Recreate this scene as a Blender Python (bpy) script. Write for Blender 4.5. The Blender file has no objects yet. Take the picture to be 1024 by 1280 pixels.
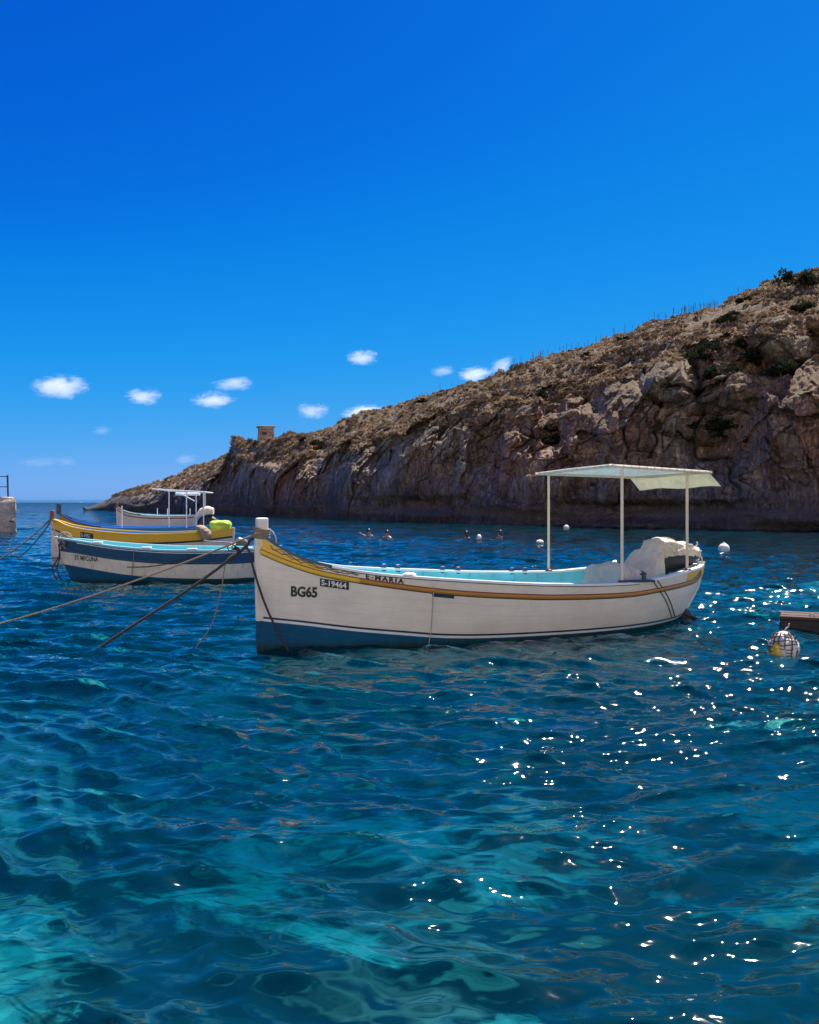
import bpy, bmesh, math, random
import numpy as np
from mathutils import Vector, Matrix

R = math.radians
random.seed(7)
rng = np.random.default_rng(7)
SC = bpy.context.scene
COL = SC.collection

# ------------------------------------------------------------------ camera
CAM_H = 1.9            # eye height above the water
FPX, CX, HY = 1025.0, 512.0, 624.5   # focal length, centre column, horizon row (1024 x 1280 frame)
cd = bpy.data.cameras.new('camera'); cam = bpy.data.objects.new('camera', cd); COL.objects.link(cam)
cam.location = (0, 0, CAM_H); cam.rotation_euler = (R(90), 0, 0)
cd.sensor_fit = 'VERTICAL'; cd.sensor_height = 32.0; cd.lens = 32.0*FPX/1280.0
cd.shift_y = -(640-HY)/1280.0
cd.clip_start = 0.05; cd.clip_end = 30000
SC.camera = cam

# ------------------------------------------------------------------ light
SUN_AZ, SUN_EL = 36.0, 64.0          # degrees right of straight ahead, degrees up
EXPOSURE = 1.3
w = bpy.data.worlds.new('World'); SC.world = w; w.use_nodes = True
nt = w.node_tree; nt.nodes.clear()
sky = nt.nodes.new('ShaderNodeTexSky'); sky.sky_type = 'NISHITA'; sky.sun_disc = False
sky.sun_elevation = R(SUN_EL); sky.sun_rotation = R(SUN_AZ)
sky.altitude = 0; sky.air_density = 0.6; sky.dust_density = 0.42; sky.ozone_density = 4.0
def vmul(k):
    x = nt.nodes.new('ShaderNodeVectorMath'); x.operation = 'SCALE'; x.inputs['Scale'].default_value = k; return x
pre = vmul(0.105)
cur = nt.nodes.new('ShaderNodeRGBCurve')           # the deep saturated grade of the whole sky
for ch, pts in ((0, [(0,0),(0.14,0.003),(0.19,0.012),(0.25,0.035),(0.45,0.17),(0.62,0.30),(1,0.5)]),
                (1, [(0,0),(0.18,0.12),(0.28,0.265),(0.39,0.345),(0.80,0.50),(1,0.62)]),
                (2, [(0,0),(0.20,0.46),(0.38,0.69),(0.52,0.83),(0.70,0.88),(1,0.86)])):
    c = cur.mapping.curves[ch]
    while len(c.points) < len(pts): c.points.new(0.5, 0.5)
    for p, (x, y) in zip(c.points, pts): p.location = (x, y); p.handle_type = 'AUTO_CLAMPED'
cur.mapping.update()
BG = 0.06
post = vmul(2**-EXPOSURE/BG)
bg = nt.nodes.new('ShaderNodeBackground'); bg.inputs[1].default_value = BG
wo = nt.nodes.new('ShaderNodeOutputWorld')
nt.links.new(sky.outputs[0], pre.inputs[0]); nt.links.new(pre.outputs[0], cur.inputs['Color'])
nt.links.new(cur.outputs[0], post.inputs[0]); nt.links.new(post.outputs[0], bg.inputs[0]); nt.links.new(bg.outputs[0], wo.inputs[0])
sd = bpy.data.lights.new('sun', 'SUN'); sd.energy = 4.3; sd.angle = R(0.5); sd.color = (1.0, 0.95, 0.87)
sun = bpy.data.objects.new('sun', sd); COL.objects.link(sun)
sdir = Vector((math.sin(R(SUN_AZ))*math.cos(R(SUN_EL)), math.cos(R(SUN_AZ))*math.cos(R(SUN_EL)), math.sin(R(SUN_EL))))
sun.rotation_euler = (-sdir).to_track_quat('-Z', 'Y').to_euler(); sun.location = sdir*60
SC.view_settings.view_transform = 'Standard'; SC.view_settings.look = 'None'
SC.view_settings.exposure = EXPOSURE; SC.view_settings.gamma = 1.0
SC.render.engine = 'CYCLES'
cy = SC.cycles
cy.use_denoising = True; cy.max_bounces = 7; cy.transparent_max_bounces = 10; cy.volume_bounces = 4
cy.caustics_reflective = False; cy.caustics_refractive = False
cy.use_adaptive_sampling = True; cy.adaptive_threshold = 0.015

# ------------------------------------------------------------------ helpers
def at(px, py, Y):                   # world point at depth Y seen at (px, py) of the 1024 x 1280 frame
    return Vector(((px-CX)/FPX*Y, Y, CAM_H + (HY-py)/FPX*Y))
def sea(px, py, z=0.0):              # world point on the water
    return at(px, py, FPX*(CAM_H-z)/(py-HY))

def hsh(i, j, k, s=0):
    i = i.astype(np.uint32); j = j.astype(np.uint32); k = k.astype(np.uint32)
    h = i*np.uint32(374761393) + j*np.uint32(668265263) + k*np.uint32(2147483647) + np.uint32((s*1274126177+97) & 0xffffffff)
    h = (h ^ (h >> np.uint32(13)))*np.uint32(1274126177)
    h = (h ^ (h >> np.uint32(16)))*np.uint32(2246822519)
    return ((h ^ (h >> np.uint32(15))) & np.uint32(0xffffff)).astype(np.float64)/16777215.0
def vnoise(x, y, z, s=0):            # smooth value noise, -1..1
    X, Y, Z = np.floor(x), np.floor(y), np.floor(z)
    fx, fy, fz = x-X, y-Y, z-Z
    fx = fx*fx*fx*(fx*(fx*6-15)+10); fy = fy*fy*fy*(fy*(fy*6-15)+10); fz = fz*fz*fz*(fz*(fz*6-15)+10)
    I, J, K = X.astype(np.int64), Y.astype(np.int64), Z.astype(np.int64)
    def c(a, b, d): return hsh(I+a, J+b, K+d, s)
    a0 = c(0,0,0)*(1-fx)+c(1,0,0)*fx; a1 = c(0,1,0)*(1-fx)+c(1,1,0)*fx
    b0 = c(0,0,1)*(1-fx)+c(1,0,1)*fx; b1 = c(0,1,1)*(1-fx)+c(1,1,1)*fx
    return ((a0*(1-fy)+a1*fy)*(1-fz)+(b0*(1-fy)+b1*fy)*fz)*2-1
def fbm(x, y, z, o=4, s=0, g=0.5):
    r = 0; a = 1.0; t = 0
    for n in range(o):
        r = r + a*vnoise(x*2**n+13.7*n, y*2**n+5.3*n, z*2**n+9.1*n, s+n); t += a; a *= g
    return r/t
def ridged(x, y, z, o=4, s=0):
    r = 0; a = 1.0; t = 0
    for n in range(o):
        r = r + a*(1-np.abs(vnoise(x*2**n+3.7*n, y*2**n+15.3*n, z*2**n+2.1*n, s+n))*2); t += a; a *= 0.5
    return r/t
def crested(x, y, s, e=0.03):         # rounded ridges for wavelets
    a = vnoise(x, y, x*0, s); b = vnoise(x*2+7.1, y*2+3.3, x*0, s+1)
    return 1-2*np.sqrt(a*a+e)+0.4*(1-2*np.sqrt(b*b+e))
def worley(x, y, z, s=0):            # F1, F2 and a random value per cell
    X, Y, Z = np.floor(x).astype(np.int64), np.floor(y).astype(np.int64), np.floor(z).astype(np.int64)
    f1 = np.full(x.shape, 9.0); f2 = np.full(x.shape, 9.0); idv = np.zeros(x.shape)
    for a in (-1, 0, 1):
        for b in (-1, 0, 1):
            for c in (-1, 0, 1):
                i, j, k = X+a, Y+b, Z+c
                d = np.sqrt((i+hsh(i,j,k,s)-x)**2+(j+hsh(i,j,k,s+1)-y)**2+(k+hsh(i,j,k,s+2)-z)**2)
                nw = d < f1
                f2 = np.where(nw, f1, np.minimum(f2, d)); idv = np.where(nw, hsh(i,j,k,s+3), idv); f1 = np.where(nw, d, f1)
    return f1, f2, idv
def sst(a, b, x):
    t = np.clip((x-a)/(b-a), 0, 1); return t*t*(3-2*t)
def curve(xs, ys):                   # smooth interpolating table
    xs = np.array(xs, float); ys = np.array(ys, float)
    d = np.diff(ys)/np.diff(xs); m = np.concatenate([[d[0]], np.where(d[1:]*d[:-1] > 0, 2*d[1:]*d[:-1]/np.where(np.abs(d[1:]+d[:-1]) < 1e-9, 1, d[1:]+d[:-1]), 0), [d[-1]]])
    def f(q):
        q = np.clip(np.asarray(q, float), xs[0], xs[-1]); i = np.clip(np.searchsorted(xs, q)-1, 0, len(xs)-2)
        hh = xs[i+1]-xs[i]; t = (q-xs[i])/hh
        return ys[i]*(2*t**3-3*t**2+1)+m[i]*hh*(t**3-2*t**2+t)+ys[i+1]*(-2*t**3+3*t**2)+m[i+1]*hh*(t**3-t**2)
    return f

def props(o, label=None, cat=None, group=None, kind=None):
    if label: o['label'] = label
    if cat: o['category'] = cat
    if group: o['group'] = group
    if kind: o['kind'] = kind
    return o
def empty(name, loc=(0,0,0), rz=0.0, **k):
    o = bpy.data.objects.new(name, None); COL.objects.link(o); o.location = loc; o.rotation_euler = (0,0,rz); o.empty_display_size = 0.1
    return props(o, **k)
def link(name, me, parent=None, **k):
    o = bpy.data.objects.new(name, me); COL.objects.link(o)
    if parent is not None: o.parent = parent
    return props(o, **k)

class MB:
    def __init__(s): s.v = []; s.f = []
    def add(s, V, F):
        o = len(s.v); s.v += [tuple(map(float, p)) for p in V]; s.f += [tuple(int(i)+o for i in f) for f in F]; return s
    def grid(s, P, flip=False, closev=False):
        P = np.asarray(P, float); n, m = P.shape[:2]; F = []
        for i in range(n-1):
            for j in range(m if closev else m-1):
                q = (i*m+j, i*m+(j+1) % m, (i+1)*m+(j+1) % m, (i+1)*m+j); F.append(q[::-1] if flip else q)
        return s.add(P.reshape(-1, 3), F)
    def box(s, c, d, rot=None, ch=0.0):
        hx, hy, hz = d[0]/2, d[1]/2, d[2]/2; M = rot or Matrix.Identity(3); c = Vector(c)
        if ch <= 0:
            V = [c+M@Vector((x*hx, y*hy, z*hz)) for x in (-1,1) for y in (-1,1) for z in (-1,1)]
            return s.add(V, [(0,1,3,2),(4,6,7,5),(0,4,5,1),(2,3,7,6),(0,2,6,4),(1,5,7,3)])
        P = []
        for z, k in ((-hz, ch), (-hz+ch, 0), (hz-ch, 0), (hz, ch)):
            a, b = hx-k, hy-k; e = ch
            P.append([c+M@Vector(p+(z,)) for p in ((-a+e,-b),(a-e,-b),(a,-b+e),(a,b-e),(a-e,b),(-a+e,b),(-a,b-e),(-a,-b+e))])
        V = [p for r in P for p in r]; F = [tuple(range(7,-1,-1)), tuple(range(24,32))]
        for i in range(3):
            for j in range(8): F.append((i*8+j, i*8+(j+1)%8, (i+1)*8+(j+1)%8, (i+1)*8+j))
        return s.add(V, F)
    def tube(s, pts, r, n=8, cap=True):
        pts = [Vector(p) for p in pts]; m = len(pts); rr = r if hasattr(r, '__len__') else [r]*m
        P = []; up = Vector((0,0,1))
        for i, p in enumerate(pts):
            t = (pts[min(i+1, m-1)]-pts[max(i-1, 0)]).normalized()
            if abs(t.dot(up)) > 0.95: up = Vector((1,0,0)) if abs(t.x) < 0.9 else Vector((0,1,0))
            a = t.cross(up).normalized(); b = a.cross(t).normalized(); up = b
            P.append([p+(a*math.cos(k*2*math.pi/n)+b*math.sin(k*2*math.pi/n))*rr[i] for k in range(n)])
        o = len(s.v); s.grid([[list(q) for q in row] for row in P], closev=True, flip=True)
        if cap: s.f.append(tuple(range(o, o+n))); s.f.append(tuple(range(o+(m-1)*n, o+m*n))[::-1])
        return s
    def ball(s, c, r, nu=14, nv=9, M=None):
        r = r if hasattr(r, '__len__') else (r,r,r); c = Vector(c); M = M or Matrix.Identity(3); P = []
        for j in range(nv+1):
            ph = math.pi*j/nv
            P.append([list(c+M@Vector((r[0]*math.sin(ph)*math.cos(2*math.pi*i/nu), r[1]*math.sin(ph)*math.sin(2*math.pi*i/nu), -r[2]*math.cos(ph)))) for i in range(nu)])
        return s.grid(P, closev=True)
    def lathe(s, prof, c=(0,0,0), n=16, M=None):
        c = Vector(c); M = M or Matrix.Identity(3)
        return s.grid([[list(c+M@Vector((r*math.cos(2*math.pi*i/n), r*math.sin(2*math.pi*i/n), z))) for i in range(n)] for r, z in prof], closev=True)
    def mesh(s, name, mat, smooth=False, sharp=None):
        me = bpy.data.meshes.new(name); me.from_pydata(s.v, [], s.f); me.update()
        if mat: me.materials.append(mat)
        if smooth:
            me.polygons.foreach_set('use_smooth', [True]*len(me.polygons))
            if sharp: me.set_sharp_from_angle(angle=R(sharp))
        return me
    def obj(s, name, mat, parent=None, smooth=False, sharp=40, **k):
        return link(name, s.mesh(name, mat, smooth, sharp), parent, **k)

def bigmesh(name, P, mat, smooth=True, flip=False):      # big numpy grid (n, m, 3)
    n, m = P.shape[:2]
    i = np.arange(n*m).reshape(n, m)
    q = np.stack([i[:-1,:-1], i[:-1,1:], i[1:,1:], i[1:,:-1]], -1).reshape(-1, 4)
    if flip: q = q[:, ::-1]
    me = bpy.data.meshes.new(name)
    me.vertices.add(n*m); me.vertices.foreach_set('co', P.reshape(-1).astype(np.float32))
    me.loops.add(q.size); me.loops.foreach_set('vertex_index', q.reshape(-1).astype(np.int32))
    me.polygons.add(len(q)); me.polygons.foreach_set('loop_start', np.arange(0, q.size, 4, dtype=np.int32))
    me.polygons.foreach_set('use_smooth', np.ones(len(q), bool) if smooth else np.zeros(len(q), bool))
    me.update(); me.validate()
    me.materials.append(mat); return me

# ------------------------------------------------------------------ materials
class N:
    def __init__(s, name):
        s.m = bpy.data.materials.new(name); s.m.use_nodes = True; s.t = s.m.node_tree; s.t.nodes.clear()
        s.out = s.t.nodes.new('ShaderNodeOutputMaterial')
    def n(s, typ, ins=None, **a):
        x = s.t.nodes.new('ShaderNode'+typ)
        for k, v in a.items(): setattr(x, k, v)
        for k, v in (ins or {}).items():
            if isinstance(v, bpy.types.NodeSocket): s.t.links.new(v, x.inputs[k])
            else: x.inputs[k].default_value = v
        return x
    def ramp(s, fac, stops, interp='LINEAR'):
        x = s.t.nodes.new('ShaderNodeValToRGB'); x.color_ramp.interpolation = interp; e = x.color_ramp.elements
        while len(e) < len(stops): e.new(0.5)
        for k, (p, c) in enumerate(stops):
            e[k].position = p; e[k].color = (c, c, c, 1) if not hasattr(c, '__len__') else tuple(c)+((1,) if len(c) == 3 else ())
        s.t.links.new(fac, x.inputs[0]); return x.outputs[0]
    def mix(s, f, a, b, mode='MIX'):
        x = s.t.nodes.new('ShaderNodeMix'); x.data_type = 'RGBA'; x.blend_type = mode
        for k, v in ((0, f), (6, a), (7, b)):
            if isinstance(v, bpy.types.NodeSocket): s.t.links.new(v, x.inputs[k])
            elif k == 0: x.inputs[0].default_value = v
            else: x.inputs[k].default_value = tuple(v)+((1,) if len(v) == 3 else ())
        return x.outputs[2]
    def math(s, op, a, b=0.0, c=None, clamp=False):
        x = s.t.nodes.new('ShaderNodeMath'); x.operation = op; x.use_clamp = clamp
        for k, v in enumerate((a, b) if c is None else (a, b, c)):
            if isinstance(v, bpy.types.NodeSocket): s.t.links.new(v, x.inputs[k])
            else: x.inputs[k].default_value = v
        return x.outputs[0]
    def noise(s, vec, scale, detail=4, rough=0.55, dist=0.0):
        return s.n('TexNoise', {'Vector': vec, 'Scale': scale, 'Detail': detail, 'Roughness': rough, 'Distortion': dist}).outputs[0]
    def coords(s, which='Object', scale=(1,1,1)):
        tc = s.n('TexCoord'); return s.n('Mapping', {'Vector': tc.outputs[which], 'Scale': scale}).outputs[0]
    def surf(s, x): s.t.links.new(x, s.out.inputs['Surface']); return s.m

def paint(name, col, rough=0.38, dirt=(0.25,0.22,0.17), amt=0.35, scale=3.0, stretch=(1,1,1), bump=0.15, spec=0.5, var=0.12):
    n = N(name); v = n.coords('Object', stretch)
    big = n.noise(v, scale, 5, 0.6); fine = n.noise(v, scale*14, 3, 0.6)
    c = n.mix(1.0, col, n.ramp(big, [(0.3, 1-var), (0.7, 1+var*0.4)]), 'MULTIPLY')
    mask = n.math('MULTIPLY', n.ramp(big, [(0.48, 0.0), (0.72, 1.0)]), n.ramp(fine, [(0.35, 0.0), (0.65, 1.0)]))
    c = n.mix(n.math('MULTIPLY', mask, amt), c, dirt)
    rg = n.math('MULTIPLY_ADD', fine, 0.25, rough-0.1)
    b = n.n('Bump', {'Strength': bump, 'Distance': 0.01, 'Height': n.math('ADD', fine, n.math('MULTIPLY', big, 2.0))})
    p = n.n('BsdfPrincipled', {'Base Color': c, 'Roughness': rg, 'Normal': b.outputs[0], 'Specular IOR Level': spec})
    return n.surf(p.outputs[0])

def hull_paint(name, col, rough, amt, weed=0.0):
    n = N(name); tc = n.n('TexCoord'); ob = tc.outputs['Object']
    mp = lambda sc: n.n('Mapping', {'Vector': ob, 'Scale': sc}).outputs[0]
    x, y, z = (n.n('SeparateXYZ', {0: ob}).outputs[k] for k in range(3))
    big = n.noise(mp((1,1,1.6)), 1.3, 5, 0.6); fine = n.noise(mp((1,1,1)), 26, 4, 0.65); run = n.noise(mp((7,7,0.5)), 1.6, 4, 0.6, 0.2); brush = n.noise(mp((2,2,60)), 1.0, 3, 0.6)
    # carvel planks: seams that rise towards the ends with the sheer
    xx = n.math('SUBTRACT', x, 4.2); lift = n.math('MULTIPLY', n.math('MULTIPLY', xx, xx), 0.026)
    ph = n.math('FRACT', n.math('MULTIPLY', n.math('SUBTRACT', z, lift), 7.4))
    seam = n.ramp(n.math('ABSOLUTE', n.math('SUBTRACT', ph, 0.5)), [(0.0, 0.0), (0.045, 1.0)])
    c = n.mix(1.0, col, n.ramp(big, [(0.3, 0.86), (0.7, 1.05)]), 'MULTIPLY')
    c = n.mix(1.0, c, n.ramp(brush, [(0.3, 0.95), (0.7, 1.03)]), 'MULTIPLY')
    c = n.mix(n.math('MULTIPLY', n.ramp(run, [(0.52, 0.0), (0.74, 1.0)]), amt), c, (0.33,0.25,0.17))
    c = n.mix(n.math('MULTIPLY', n.ramp(fine, [(0.66, 0.0), (0.74, 1.0)]), amt), c, (0.30,0.24,0.18))
    c = n.mix(n.math('MULTIPLY', n.math('SUBTRACT', 1.0, seam), 0.10), c, (0.25,0.22,0.2))
    if weed:
        zz = n.math('ADD', z, n.math('MULTIPLY_ADD', run, 0.16, -0.08)); c = n.mix(n.math('MULTIPLY', n.ramp(zz, [(0.03, 1.0), (0.11, 0.0)]), weed), c, (0.020,0.040,0.022))
    h = n.math('ADD', n.math('MULTIPLY', seam, 0.5), n.math('ADD', n.math('MULTIPLY', brush, 0.12), n.math('MULTIPLY', big, 1.0)))
    bp = n.n('Bump', {'Strength': 0.35, 'Distance': 0.012, 'Height': h})
    p = n.n('BsdfPrincipled', {'Base Color': c, 'Roughness': n.math('MULTIPLY_ADD', fine, 0.3, rough-0.12), 'Normal': bp.outputs[0], 'Specular IOR Level': 0.4 if not weed else 0.15})
    return n.surf(p.outputs[0])
M = {}
M['white'] = hull_paint('white_hull_paint', (0.82,0.725,0.60), 0.36, 0.09)
M['white2'] = hull_paint('chalky_white_hull_paint', (0.78,0.70,0.57), 0.5, 0.5)
M['trim'] = paint('white_trim_paint', (0.80,0.79,0.77), 0.4, (0.4,0.36,0.3), 0.3, 4)
M['yellow'] = paint('yellow_paint', (0.86,0.50,0.035), 0.36, (0.35,0.16,0.03), 0.55, 4, (1,1,2))
M['ochre'] = paint('ochre_varnish', (0.50,0.22,0.028), 0.32, (0.20,0.08,0.015), 0.6, 5, (0.6,2,2))
M['red'] = paint('dull_red_paint', (0.22,0.03,0.02), 0.4, (0.06,0.02,0.02), 0.4, 6)
M['navy'] = paint('navy_paint', (0.008,0.02,0.055), 0.32, (0.05,0.06,0.07), 0.2, 5)
M['teal'] = paint('dark_teal_paint', (0.010,0.060,0.085), 0.32, (0.05,0.08,0.08), 0.3, 5)
M['bottom'] = hull_paint('blue_antifouling', (0.006,0.085,0.17), 0.65, 0.03, 0.8)
M['midblue'] = paint('mid_blue_paint', (0.006,0.055,0.13), 0.36, (0.03,0.06,0.10), 0.35, 4)
M['sky_blue'] = paint('bright_blue_paint', (0.03,0.27,0.62), 0.38, (0.05,0.18,0.3), 0.4, 4)
M['turq'] = paint('turquoise_paint', (0.16,0.60,0.66), 0.42, (0.15,0.33,0.33), 0.35, 3)
M['deck'] = paint('pale_blue_deck_paint', (0.30,0.58,0.62), 0.5, (0.25,0.3,0.28), 0.5, 4)
M['brown'] = paint('brown_strake_varnish', (0.17,0.075,0.035), 0.45, (0.07,0.03,0.015), 0.5, 5)
M['wood'] = paint('dark_brown_timber', (0.022,0.012,0.010), 0.6, (0.03,0.02,0.015), 0.7, 3, (0.4,3,3), 0.6)
M['woodtop'] = paint('brown_top_timber', (0.075,0.038,0.030), 0.8, (0.12,0.07,0.05), 0.6, 3, (0.4,3,3), 0.6)  # deck planks, a lighter brown than the beams
M['black'] = paint('black_plastic', (0.010,0.010,0.012), 0.55, (0.06,0.06,0.06), 0.4, 6)
M['ink'] = paint('black_lettering_paint', (0.012,0.012,0.014), 0.45, (0.05,0.05,0.05), 0.2, 8)
M['faded'] = paint('faded_grey_lettering', (0.13,0.12,0.13), 0.5, (0.45,0.42,0.40), 0.7, 16)
M['letter'] = paint('white_lettering_paint', (0.78,0.76,0.72), 0.5, (0.4,0.4,0.4), 0.3, 8)
M['pipe'] = paint('cream_painted_pipe', (0.78,0.63,0.43), 0.35, (0.36,0.22,0.12), 0.6, 7)
M['rope'] = paint('tan_rope', (0.36,0.27,0.18), 0.85, (0.14,0.10,0.07), 0.7, 18, (1,1,1), 1.0)
M['darkrope'] = paint('wet_dark_rope', (0.060,0.042,0.035), 0.7, (0.02,0.02,0.02), 0.6, 18, (1,1,1), 1.0)
M['paleropes'] = paint('pale_rope', (0.62,0.58,0.52), 0.8, (0.28,0.24,0.2), 0.6, 18, (1,1,1), 1.0)
M['metal'] = paint('dark_metal', (0.035,0.035,0.04), 0.4, (0.11,0.05,0.03), 0.5, 9)
M['steel'] = paint('dull_alloy', (0.22,0.20,0.18), 0.35, (0.06,0.05,0.04), 0.6, 9)
M['buoy'] = paint('white_buoy_plastic', (0.72,0.69,0.62), 0.45, (0.28,0.24,0.14), 0.6, 5)
M['yellowfloat'] = paint('yellow_float_plastic', (0.72,0.50,0.06), 0.45, (0.25,0.2,0.05), 0.6, 5)
M['net'] = paint('dark_net_cord', (0.05,0.045,0.045), 0.8, (0.2,0.18,0.15), 0.4, 15)
M['green'] = paint('lime_green_sack', (0.46,0.66,0.05), 0.5, (0.07,0.30,0.03), 0.9, 5, (1,1,1), 0.8)
M['hair'] = paint('dark_wet_hair', (0.018,0.013,0.011), 0.3, (0.04,0.03,0.02), 0.4, 30)
M['cap'] = paint('white_swim_cap', (0.78,0.77,0.75), 0.4, (0.5,0.5,0.5), 0.2, 20)
M['skin'] = paint('tanned_skin', (0.42,0.235,0.15), 0.45, (0.36,0.16,0.10), 0.3, 14, (1,1,1), 0.1)

def cloth(name, col, trans):
    n = N(name); v = n.coords('Object'); b1 = n.noise(v, 6.0, 6, 0.65, 0.8); b2 = n.noise(v, 160, 2, 0.5)
    c = n.mix(1.0, col, n.ramp(b1, [(0.3, 0.82), (0.7, 1.04)]), 'MULTIPLY')
    bp = n.n('Bump', {'Strength': 0.8, 'Distance': 0.05, 'Height': n.math('ADD', b1, n.math('MULTIPLY', b2, 0.08))})
    d = n.n('BsdfDiffuse', {'Color': c, 'Normal': bp.outputs[0]}); t = n.n('BsdfTranslucent', {'Color': c, 'Normal': bp.outputs[0]})
    return n.surf(n.n('MixShader', {0: trans, 1: d.outputs[0], 2: t.outputs[0]}).outputs[0])
M['canvas'] = cloth('cream_canvas', (0.76,0.665,0.53), 0.12)
M['awning'] = cloth('off_white_awning_cloth', (0.80,0.83,0.82), 0.34)
M['flap'] = cloth('yellowed_awning_cloth', (0.78,0.76,0.62), 0.4)

def water_material():
    n = N('sea_water'); tc = n.n('TexCoord'); ob = tc.outputs['Object']
    mp = lambda sc, rz: n.n('Mapping', {'Vector': ob, 'Scale': sc, 'Rotation': (0,0,rz)}).outputs[0]
    a = n.noise(mp((0.75,1.3,1), R(14)), 2.6, 1, 0.45, 0.5)
    b = n.noise(mp((0.8,1.3,1), R(-12)), 7.5, 1, 0.45, 0.5)
    c = n.noise(mp((0.05,0.08,1), 0), 1.0, 2, 0.5)
    h = n.math('ADD', n.math('MULTIPLY', a, 0.070), n.math('MULTIPLY', b, 0.014))
    h = n.math('MULTIPLY', h, n.ramp(c, [(0.3, 0.7), (0.7, 1.2)]))
    bp = n.n('Bump', {'Strength': 1.0, 'Distance': 1.0, 'Height': h}).outputs[0]
    # out on the open water, where the mesh no longer carries the small waves, slopes come from noise
    far = n.n('TexNoise', {'Vector': mp((0.6,1.0,1), R(6)), 'Scale': 0.9, 'Detail': 2, 'Roughness': 0.6})
    sl = n.n('VectorMath', {0: far.outputs['Color'], 1: (0.5,0.5,0.5)}, operation='SUBTRACT').outputs[0]
    sl = n.n('VectorMath', {0: sl, 1: (1.0,1.35,0.0)}, operation='MULTIPLY').outputs[0]
    ln = n.n('VectorMath', {0: ob}, operation='LENGTH').outputs['Value']
    k = n.ramp(n.math('MULTIPLY', ln, 0.005), [(0.06, 0.0), (0.30, 0.95), (1.0, 1.0)])
    k = n.math('MULTIPLY', k, n.math('ADD', 1.0, n.math('MULTIPLY', n.math('MINIMUM', ln, 400.0), 0.007)))
    sl = n.n('VectorMath', {0: sl, 'Scale': k}, operation='SCALE').outputs[0]
    bp = n.n('VectorMath', {0: n.n('VectorMath', {0: bp, 1: sl}, operation='ADD').outputs[0]}, operation='NORMALIZE').outputs[0]
    fr = n.n('Fresnel', {'IOR': 1.42, 'Normal': bp}).outputs[0]
    g = n.n('BsdfGlossy', {'Color': (1,1,1,1), 'Roughness': 0.034, 'Normal': bp})
    t = n.n('BsdfTransparent', {'Color': (0.97,0.99,1.0,1)})
    d = n.n('BsdfDiffuse', {'Color': (0.002,0.15,0.23,1)})           # light scattered back out of the water itself
    rf = n.n('BsdfRefraction', {'Color': (0.98,1.0,1.0,1), 'Roughness': 0.16, 'IOR': 1.333, 'Normal': bp})
    clear = n.n('MixShader', {0: 0.26, 1: t.outputs[0], 2: rf.outputs[0]}).outputs[0]
    body = n.n('MixShader', {0: 0.085, 1: clear, 2: d.outputs[0]}).outputs[0]
    n.surf(n.n('MixShader', {0: fr, 1: body, 2: g.outputs[0]}).outputs[0])
    ab = n.n('VolumeAbsorption', {'Color': (0.10,0.78,0.86,1), 'Density': 0.42})
    n.t.links.new(ab.outputs[0], n.out.inputs['Volume'])
    return n.m
M['water'] = water_material()

def seabed_material():
    n = N('seabed_sand_and_seagrass'); v = n.coords('Object')
    a = n.noise(v, 0.42, 6, 0.62, 0.6); b = n.noise(v, 3.2, 4, 0.6); c = n.noise(v, 0.11, 3, 0.5)
    sand = n.mix(n.ramp(b, [(0.35, 0.0), (0.7, 1.0)]), (0.34,0.38,0.30), (0.66,0.66,0.52))
    weed = n.mix(b, (0.006,0.014,0.022), (0.022,0.040,0.040))
    val = n.math('ADD', n.math('MULTIPLY', a, 0.8), n.math('MULTIPLY', c, 0.35))
    for ctr, sc_, k_ in (((-1.5,9.0), (0.40,0.38), 0.36), ((0.2,9.6), (1.0,0.8), 0.25), ((3.6,10.5), (0.5,0.5), 0.15), ((1.0,7.6), (0.8,0.9), -0.12), ((-3.1,7.4), (0.8,0.8), -0.12), ((-0.9,11.6), (0.9,0.9), -0.10)):   # seagrass beds and sand clearings
        dv = n.n('VectorMath', {0: n.n('Mapping', {'Vector': v, 'Location': (-ctr[0]*sc_[0], -ctr[1]*sc_[1], 0), 'Scale': (sc_[0], sc_[1], 0)}).outputs[0]}, operation='LENGTH').outputs['Value']
        val = n.math('SUBTRACT', val, n.math('MULTIPLY', n.ramp(n.math('ADD', dv, n.math('MULTIPLY_ADD', b, 0.6, -0.3)), [(0.55, 1.0), (1.0, 0.0)]), k_))
    m = n.ramp(val, [(0.54, 1.0), (0.62, 0.0)])
    p = n.n('BsdfPrincipled', {'Base Color': n.mix(m, sand, weed), 'Roughness': 0.9, 'Specular IOR Level': 0.0})
    return n.surf(p.outputs[0])
M['seabed'] = seabed_material()

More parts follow.
